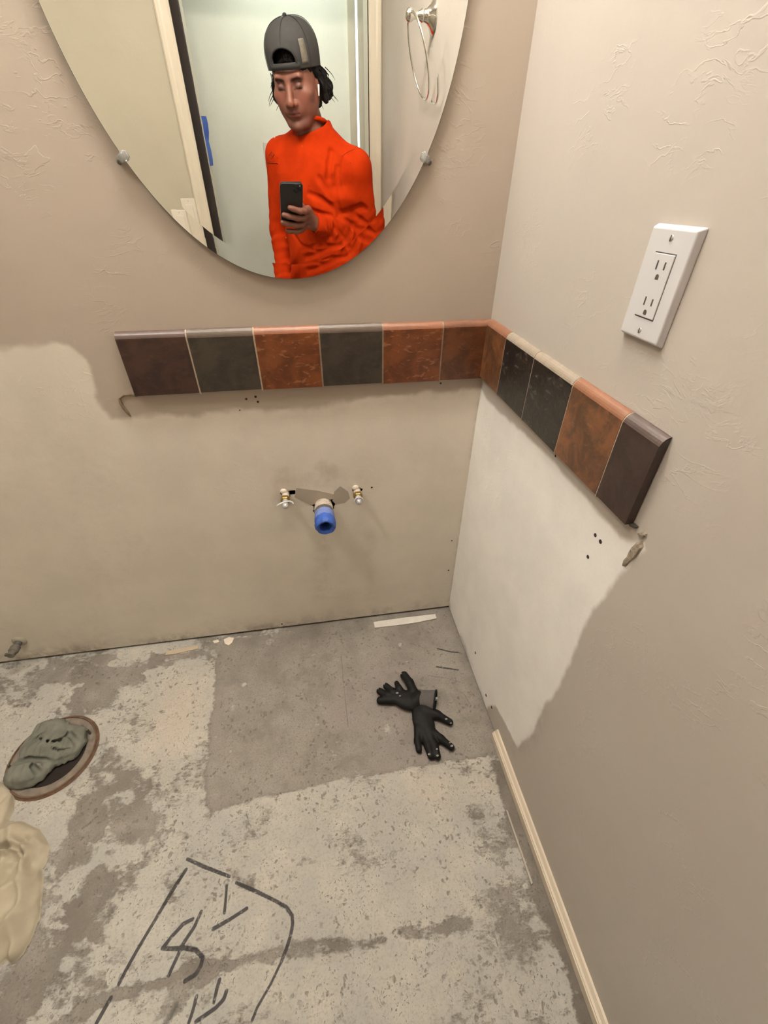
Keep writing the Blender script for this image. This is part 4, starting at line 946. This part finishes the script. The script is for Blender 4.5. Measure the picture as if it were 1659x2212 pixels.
hcap(Sb, (-.016, .086, -.0730), (.016, .086, -.0730), .0058, .0058, .005); hell(Sb, (0, .090, -.0730), (.015, .0060, .0056), .004)
hcap(Sb, (-.023, .092, -.0675), (0, .106, -.0672), .0016, .0020, .003, True); hcap(Sb, (.023, .092, -.0675), (0, .106, -.0672), .0016, .0020, .003, True)
# right hand round the phone
def fng(S, pts, r_): S.chain([ph(*p) for p in pts], r_, .005)
fng(Sb, [(.066, -.030, -.018), (.050, -.022, -.002), (.030, -.014, .0098), (.004, -.005, .0098), (-.010, -.001, .0088)], [.0130, .0114, .0106, .0096, .0086])
fng(Sb, [(.066, -.054, -.020), (.046, -.051, .000), (.020, -.043, .0100), (-.014, -.034, .0100), (-.032, -.029, .0090)], [.0130, .0116, .0108, .0098, .0088])
fng(Sb, [(.062, -.078, -.022), (.042, -.080, -.002), (.014, -.073, .0096), (-.020, -.066, .0092), (-.038, -.062, .0070)], [.0128, .0112, .0102, .0094, .0084])
fng(Sb, [(.060, -.102, -.024), (.040, -.106, -.006), (.016, -.103, .0070), (-.008, -.099, .0080), (-.022, -.096, .0076)], [.0120, .0104, .0094, .0084, .0076])
fng(Sb, [(.078, -.080, -.036), (.060, -.050, -.040), (.040, -.020, -.028), (.022, .004, -.0215), (.012, .016, -.0205)], [.0150, .0130, .0105, .0095, .0085])
fng(Sb, [(.068, -.036, -.022), (.084, -.078, -.028), (.100, -.100, -.030)], [.0160, .0210, .0240])
fng(Sb, [(.066, -.060, -.024), (.084, -.080, -.028)], [.0150, .0200]); fng(Sb, [(.063, -.098, -.026), (.090, -.104, -.030)], [.0160, .0210])
# left hand, relaxed
dl = (wrL - elL) / np.linalg.norm(wrL - elL); Sb.ell(wrL + dl * .05, (.018, .034, .045), .015)
for q, (oy, L_) in enumerate([(.026, .068), (.009, .078), (-.009, .072), (-.026, .058)]):
    a = wrL + dl * .085 + np.array([0, oy, 0]); b_ = a + dl * L_ * .55 + np.array([.006, .004, 0]); c_ = b_ + dl * L_ * .4 + np.array([.016, .004, 0]); Sb.chain([a, b_, c_], [.010, .0085, .0075], .005)
a = wrL + dl * .03 + np.array([.006, .026, 0]); Sb.chain([a, a + np.array([.01, .03, -.03]), a + np.array([.015, .038, -.06])], [.012, .010, .0085], .006)
V, Fq = Sb.mesh(); V = lapl(V, Fq, 1, .4)
Lc = (V - HC) @ HR / HS
sk = np.tile(np.array([.205, .078, .052]), (len(V), 1))
def paint(m, c_): 
    global sk
    m = np.clip(m, 0, 1)[:, None]; sk = sk * (1 - m) + np.array(c_) * m
isH = (np.linalg.norm(Lc, axis=1) < .16).astype(float)
nzv = wav(V[:, 0], V[:, 1], V[:, 2], 3, 160)
def hp(c_, r_): return np.sqrt((((Lc - np.array(c_)) / np.array(r_)) ** 2).sum(1))
for s_ in (-1, 1):
    paint(.35 * sst(1.1, .3, hp((s_ * .042, .075, -.028), (.028, .03, .024))), (.25, .075, .055))
    bx = Lc[:, 0] * s_; zb_ = .0175 + .22 * np.clip(bx - .010, 0, .026) - .30 * np.clip(bx - .038, 0, .03)
    paint(isH * (Lc[:, 1] > .05) * sst(.0062, .0025, np.abs(Lc[:, 2] - zb_)) * sst(.008, .014, bx) * sst(.053, .044, bx) * .93, (.018, .010, .008))
    zl = -.0035 - 14 * (bx - .031) ** 2 * 0.5
    paint(isH * (Lc[:, 1] > .05) * sst(.0036, .0016, np.abs(Lc[:, 2] - (zl + .0005))) * sst(.0165, .013, np.abs(bx - .031)) * .95, (.012, .007, .006))
    paint(isH * .75 * sst(1.25, .4, hp((s_ * .030, .085, .006), (.021, .03, .012))), (.10, .040, .030))  # shade of the eye sockets painted into the lid colour
paint(isH * .30 * sst(1.2, .3, hp((0, .112, -.034), (.018, .02, .016))), (.26, .085, .062))
lip_m = sst(1.1, .8, hp((0, .094, -.0668), (.0235, .022, .0125))); paint(isH * lip_m * .85, (.17, .042, .036)); paint(isH * sst(.0022, .0010, np.abs(Lc[:, 2] + .0674)) * sst(.026, .022, np.abs(Lc[:, 0])) * (Lc[:, 1] > .06) * .9, (.035, .012, .010))
for s_ in (-1, 1): paint(isH * sst(1.2, .6, hp((s_ * .0085, .100, -.0465), (.0045, .008, .003))) * .85, (.03, .012, .010))  # dark spots paint the shade inside the nostrils
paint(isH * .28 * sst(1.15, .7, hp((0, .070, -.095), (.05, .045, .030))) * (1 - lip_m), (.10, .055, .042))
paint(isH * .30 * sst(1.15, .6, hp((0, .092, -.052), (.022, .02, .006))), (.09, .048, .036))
sk = sk * (1 + .05 * nzv[:, None])
ts = NT('skin'); cc = ts.attr('col', out='Color'); ts.p(Base_Color=cc, Roughness=.46); ts.b.inputs['Subsurface Weight'].default_value = .0
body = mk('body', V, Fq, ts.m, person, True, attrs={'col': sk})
# ---------------- hair
hairm = plain('dark_hair', (.0035, .0024, .002), .6, var=.5, scale=140, bump=.6); hairm.node_tree.nodes['Principled BSDF'].inputs['Specular IOR Level'].default_value = .2
lo, hi = HC - .17, HC + .17
S = SDF(*ax3(lo, hi, .0030))
hell(S, (0, -.014, .040), (.080, .100, .094), .01)
hell(S, (0, -.075, -.030), (.070, .040, .068), .03)
rg = random.Random(11)
for s_ in (-1, 1):
    for i in range(22):
        z0 = rg.uniform(-.048, .018); yy = rg.uniform(-.075, .012); xx = s_ * (.072 + rg.uniform(-.004, .012))
        p = np.array([xx, yy, z0]); pts = [p]; ang = rg.uniform(0, 6)
        for j in range(4):
            ang += rg.uniform(.6, 1.3)
            p = p + np.array([s_ * .0015 + .007 * math.cos(ang), .008 * math.sin(ang) - .004, -.0070 - rg.uniform(0, .004)]); pts.append(p)
        ra = rg.uniform(.0085, .0130)
        for a, b_ in zip(pts[:-1], pts[1:]): hcap(S, a, b_, ra, ra * .95, .010)
# keep the face and ear opening clear
hell(S, (0, .100, -.030), (.068, .070, .095), .006, True)
for s_ in (-1, 1): hell(S, (s_ * .082, .030, -.03), (.020, .028, .055), .006, True)
V, Fq = S.mesh(); lv = (V - HC) @ HR
V = V + (.0015 * wav(V[:, 0], V[:, 1], V[:, 2] * .3, 9, 420))[:, None] * (V - HC) / .1
mk('hair', V, Fq, hairm, person, True)
# loose strands at the hair ends
st_m = MB()
for s_ in (-1, 1):
    for i in range(14):
        p = np.array([s_ * rg.uniform(.078, .098), rg.uniform(-.07, .012), rg.uniform(-.05, .03)]); ang = rg.uniform(0, 6); pts = [hd(p)]
        for j in range(5):
            ang += rg.uniform(.3, .8); p = p + np.array([s_ * .0035 + .004 * math.cos(ang), .005 * math.sin(ang), -.007]); pts.append(hd(p))
        st_m.tube(pts, [.0016, .0015, .0013, .001, .0008, .0004], 5)
tag(st_m.build('loose_strands', hairm, person, True), kind='stuff')
q = hd((.082, .006, -.014)); MB().tube([q, hd((.083, .013, -.022)), hd((.081, .018, -.040))], [.0040, .0034, .0026], 10).build('earbud', M['plate'], person, True)
# ---------------- cap (worn backward: strap opening over the forehead)
capm = plain('cap_twill', (.036, .035, .035), .85, var=.16, scale=45, bump=.2); capd = plain('cap_edge', (.028, .0275, .0275), .85)
NP, NQ = 180, 64; CH = .108; CA, CB_ = .0890, .1060
def TQ(j): return 1 - (1 - j / (NQ - 1)) ** 2.0
def crown(phi, t_, out=0.0):
    zr = .046 - .030 * (1 - math.cos(phi)) / 2
    pr = (1 - t_ ** 3.4) ** (1 / 2.5); lean = .006 * t_
    rx, ry = (CA + out) * pr, (CB_ + out) * pr
    bul = 1 + .035 * math.sin(math.pi * min(t_ * 1.2, 1))
    return hd((rx * bul * math.sin(phi), -.010 + ry * bul * math.cos(phi) - lean, zr + t_ * (CH + out - (zr - .046) * .9)))
V = []; F_ = []
for i in range(NP):
    for j in range(NQ): V.append(crown(2 * math.pi * i / NP - math.pi, TQ(j) * .9999))
def arch(phi, t_):
    if t_ < .155 or t_ > .47: return False
    u = (t_ - .155) / (.47 - .155); return abs(phi) < .47 * math.sqrt(max(0, 1 - u ** 2.2))
for i in range(NP):
    for j in range(NQ - 1):
        ph_ = 2 * math.pi * (i + .5) / NP - math.pi; t_ = TQ(j + .5)
        if arch(ph_, t_): continue
        i2 = (i + 1) % NP; F_.append([i * NQ + j, i2 * NQ + j, i2 * NQ + j + 1, i * NQ + j + 1])
cp_ = empty('cap', tuple(HC)); cp_.parent = person; cp_.location = Vector(tuple(HC)) - person.location
o = mk('crown', V, F_, capm, cp_, True); md = o.modifiers.new('thick', 'SOLIDIFY'); md.thickness = .0022; md.offset = 1
# arch binding, strap and seams
ab = []
for k in range(33):
    a = math.pi * k / 32; ab.append(crown(.49 * math.cos(a), .150 + .335 * math.sin(a) ** .9, .0025))
MB().tube(ab, .0034, 8).build('opening_binding', capd, cp_, True)
V = []; n_ = 25
for k in range(n_):
    p_ = -.62 + 1.24 * k / (n_ - 1)
    V += [crown(p_, .0, .0032), crown(p_, .150, .0032)]
o = mk('strap', V, [[2 * k, 2 * k + 2, 2 * k + 3, 2 * k + 1] for k in range(n_ - 1)], capd, cp_, True); md = o.modifiers.new('thick', 'SOLIDIFY'); md.thickness = .0022; md.offset = 1
for p_ in (math.radians(60), math.radians(-60), math.radians(120), math.radians(-120), 0, math.pi):
    t0 = .5 if p_ == 0 else 0
    MB().tube([crown(p_, t0 + (.9995 - t0) * (1 - (1 - k / 40) ** 2), .0016) for k in range(41)], .0010, 6).build('seam', capd, cp_, True)
MB().ball(crown(0, .999, .003), (.0075, .0075, .005), 14, 8).build('button', capd, cp_, True)
V = []; n_ = 10
for k in range(n_):
    t_ = .10 + .50 * k / (n_ - 1); w0 = .10 - .02 * t_
    for s_ in (-1, 0, 1): V.append(crown(math.radians(46) + s_ * w0 * 1.25 + .05 * (.4 - t_), t_, .0032))
o = mk('patch', V, [[3 * k + s_, 3 * k + s_ + 1, 3 * k + s_ + 4, 3 * k + s_ + 3] for k in range(n_ - 1) for s_ in (0, 1)], plain('patch_tan', (.15, .13, .105), .8, var=.25, scale=120), cp_, True)
md = o.modifiers.new('thick', 'SOLIDIFY'); md.thickness = .001; md.offset = 1; o['label'] = 'worn tan strip on the side of the cap'
V = []; n_ = 21
for k in range(n_):
    p_ = math.pi + math.radians(-62 + 124 * k / (n_ - 1)); c0 = crown(p_, .01, .001); e = math.cos(math.radians(-62 + 124 * k / (n_ - 1))); 
    for j in range(5):
        q_ = j / 4; V.append(c0 + HR @ np.array([math.sin(p_) * .012 * q_, -.075 * q_ * (.25 + .75 * e ** .5 if e > 0 else .25), -.030 * q_ - .018 * q_ * (1 - e)]))
o = mk('bill', V, [[5 * k + j, 5 * k + 5 + j, 5 * k + 6 + j, 5 * k + 1 + j] for k in range(n_ - 1) for j in range(4)], capm, cp_, True); md = o.modifiers.new('thick', 'SOLIDIFY'); md.thickness = .003
# ---------------- shirt
S = SDF(*ax3((-.68, -1.56, .76), (-.005, -1.0, 1.49), .0040))
def twave(lx, ly, Z):
    d = .0035 * wav(lx, ly, Z, 21, 26)
    u = (Z - 1.10) + .55 * lx                     # drag folds from the right armpit down across the front
    d = d + .0055 * np.sin(u * 70 + 3 * np.sin(lx * 18)) * np.exp(-((lx - .10) / .09) ** 2) * np.exp(-((Z - 1.14) / .11) ** 2) * (ly > 0)
    d = d + .0070 * np.sin((Z * .5 - lx) * 62 + 2 * np.sin(Z * 20)) * np.exp(-((Z - .93) / .07) ** 2)
    return d.astype(np.float32)
torso(S, .004, .80, 1.440, .014, twave)
def swave(f, amp, seed, t0=0, t1=1):
    def fn(t_, dx, dy, dz):
        g = 1 / (1 + np.exp(-(t_ - t0) * 14)) * (1 / (1 + np.exp((t_ - t1) * 14)))
        return amp * g * (np.sin(t_ * f + 42 * dz + 30 * dy + 2.2 * np.sin(t_ * 9 + 25 * dx)) + .6 * np.sin(t_ * f * 1.7 - 35 * dz + 20 * dx + 1.3))
    return fn
S.cap(nb + np.array([0.015, 0.0, -.040]), shR, .038, .052, .05); S.cap(nb + np.array([-.015, -.02, -.040]), shL, .038, .054, .05)
S.cap(shR, elR, .060, .054, .030, wave=swave(19, .0022, 1, .45)); S.cap(elR, wrR + (elR - wrR) * .12, .054, .037, .014, wave=swave(33, .0030, 2, .0, 1.1))
S.cap(shL, elL, .058, .049, .030, wave=swave(17, .002, 3, .5)); S.cap(elL, wrL, .048, .036, .012, wave=swave(23, .0022, 4, .0, 1.1))
# neck opening
S.cap(nb + np.array([0.0, .008, .000]), hd((0, -.005, -.10)), .061, .066, .010, True)
V, Fq = S.mesh()
from mathutils.bvhtree import BVHTree
def seen(bv, px, py):            # photo pixel inside the mirror -> point on the surface it shows
    p = B(px, py, YM); d_ = p - CAM; h_ = bv.ray_cast(Vector(p), Vector((d_[0], -d_[1], d_[2])).normalized())
    return None if h_[0] is None else np.array(h_[0])
bv = BVHTree.FromPolygons([tuple(p) for p in V], [list(map(int, f)) for f in Fq])
CRE = [([(716, 326), (711, 352), (709, 384), (715, 410), (728, 445), (732, 464)], .0075), ([(728, 362), (724, 402), (728, 432)], .005), ([(689, 384), (704, 404), (722, 428)], .0045),
       ([(670, 419), (694, 430), (715, 445), (728, 454)], .0055), ([(659, 451), (685, 460), (715, 466)], .006), ([(733, 461), (759, 454), (780, 447), (791, 452)], .007),
       ([(685, 469), (694, 486), (700, 506)], .0045), ([(704, 471), (711, 488), (715, 512)], .005), ([(724, 475), (726, 493), (739, 510)], .005), ([(741, 471), (761, 486), (774, 496)], .0055), ([(763, 462), (780, 475), (792, 483)], .005),
       ([(689, 525), (711, 534), (735, 530)], .006), ([(660, 556), (685, 549), (707, 540)], .006), ([(650, 540), (680, 532), (700, 522)], .004), ([(630, 500), (650, 530), (690, 545)], .003),
       ([(576, 449), (588, 462)], .004), ([(574, 497), (592, 506)], .004), ([(576, 530), (594, 524)], .004), ([(575, 370), (582, 410), (592, 475), (598, 555)], .006), ([(741, 345), (737, 375), (742, 400)], .003)]
for pts, r_ in CRE:
    q_ = [seen(bv, *p) for p in pts]; q_ = [p for p in q_ if p is not None]
    for a, b_ in zip(q_[:-1], q_[1:]):
        if np.linalg.norm(a - b_) < .09: S.cap(a, b_, r_ * 1.35, r_ * 1.2, .011, sub=True)
V, Fq = S.mesh(); V = lapl(V, Fq, 1, .4)
sht = NT('orange_cotton'); v = sht.co(); nn = sht.noise(v, 18, 4); wv = sht.noise(v, 500, 2)
cso = sht.mix(sht.ramp(nn, .3, .7), (.36, .021, .0006), (.43, .028, .0010))
spk = sht.math('MULTIPLY', sht.ramp(sht.vor(v, 26), .10, .055), sht.ramp(sht.noise(v, 6, 2), .55, .62)); cso = sht.mix(sht.math('MULTIPLY', spk, .55), cso, (.70, .26, .10))
drt = sht.math('MULTIPLY', sht.ramp(sht.vor(sht.n('Mapping', {'Vector': v, 'Location': (.3, .1, .7)}), 22), .075, .03), .8); cso = sht.mix(drt, cso, (.20, .018, .004))
sht.p(Base_Color=cso, Roughness=.85, Normal=sht.bump(wv, .12, .002)); sht.b.inputs['Specular IOR Level'].default_value = .08
M['shirt'] = sht.m
shirt = mk('shirt', V, Fq, sht.m, person, True)
# collar rib and cuffs
fr = np.array([-tsx, tcx])
MB().tube([np.array([nb[0] + .0575 * math.cos(t_), nb[1] + .006 + .0575 * math.sin(t_), 1.437 + .006 * (math.cos(t_) * fr[0] + math.sin(t_) * fr[1])]) for t_ in [2 * math.pi * k / 40 for k in range(41)]], .0068, 10, cap=False).build('collar', sht.m, person, True)
for w_, e_, r_ in ((wrR, elR, .030), (wrL, elL, .032)):
    d_ = (w_ - e_) / np.linalg.norm(w_ - e_); o_ = w_ - d_ * .035
    MB().lathe(o_, d_, [(r_ + .004, -.004), (r_ + .008, .006), (r_ + .006, .016), (r_ + .008, .026), (r_ + .004, .036), (r_ - .002, .036), (r_ - .002, 0)], 28).build('cuff', sht.m, person, True)
# chest logo: small outlined diamond flame above a line, projected on the shirt
bv = BVHTree.FromPolygons([tuple(p) for p in V], [list(map(int, f)) for f in Fq])
def onshirt(px, py):
    p = B(px, py, YM); d_ = p - CAM; h_ = bv.ray_cast(Vector(p), Vector((d_[0], -d_[1], d_[2])).normalized())
    return None if h_[0] is None else np.array(h_[0] + h_[1] * .0012)
logom = plain('logo_print', (.26, .035, .006), .8)
def deco(name, pts, rad, mat):
    q_ = [onshirt(*p) for p in pts]; q_ = [p for p in q_ if p is not None]
    if len(q_) > 1: MB().tube(q_, rad, 6, flat=.5).build(name, mat, shirt, True)
deco('logo_diamond', [(588, 327), (593, 334), (587, 343), (581, 337), (588, 327)], .0013, logom)
deco('logo_flame', [(586, 340), (585, 335), (588, 333), (589, 337)], .0012, logom)
deco('logo_line', [(578, 350), (585, 351), (593, 352), (601, 353)], .0016, logom)
deco('paint_fleck', [(593.5, 293), (594.5, 296), (593, 298)], .0022, M['plaster'])
deco('paint_fleck', [(645, 347), (647, 350), (648, 351)], .0016, logom); deco('paint_fleck', [(589, 394), (590, 397)], .002, logom)
# shoulder seam of the right sleeve
deco('sleeve_seam', [(738, 338), (742, 334), (752, 328), (764, 323), (774, 318)], .0012, plain('seam_orange', (.36, .03, .003), .9))
# ---------------- trousers and boots (below the mirror's view)
S = SDF(*ax3((-.56, -1.50, .07), (-.08, -1.12, .92), .007))
torso(S, .006, .76, .90, .02)
for h_, k_, a in ((hipR, kneR, ankR), (hipL, kneL, ankL)): S.cap(h_, k_, .092, .066, .04); S.cap(k_, a, .066, .056, .03)
V, Fq = S.mesh(); mk('trousers', V, Fq, plain('dark_denim', (.03, .032, .04), .9, var=.2, scale=60), person, True)
for a in (ankR, ankL):
    S = SDF(*ax3(a + np.array([-.10, -.09, -.095]), a + np.array([.08, .22, .11]), .005)); hl_ = np.array([a[0], a[1] - .03, .045])
    S.cap(a + np.array([0, 0, .06]), a + np.array([0, -.01, -.03]), .052, .046, .02); S.cap(hl_, np.array([a[0] - .02, a[1] + .115, .038]), .042, .040, .02)
    V, Fq = S.mesh(); V[:, 2] = np.maximum(V[:, 2], .012); bt = mk('boot', V, Fq, plain('boot_leather', (.06, .035, .018), .6, var=.2), person, True)
    V2 = [(x, y, z) for z in (.0015, .02) for x, y in [(a[0] - .02 + .045 * math.cos(t_) * (1 if math.sin(t_) > 0 else .9), a[1] + .045 + .128 * math.sin(t_)) for t_ in [2 * math.pi * k / 24 for k in range(24)]]]
    mk('sole', V2, [list(range(24))[::-1], list(range(24, 48))] + [[k, (k + 1) % 24, 24 + (k + 1) % 24, 24 + k] for k in range(24)], M['black'], bt)
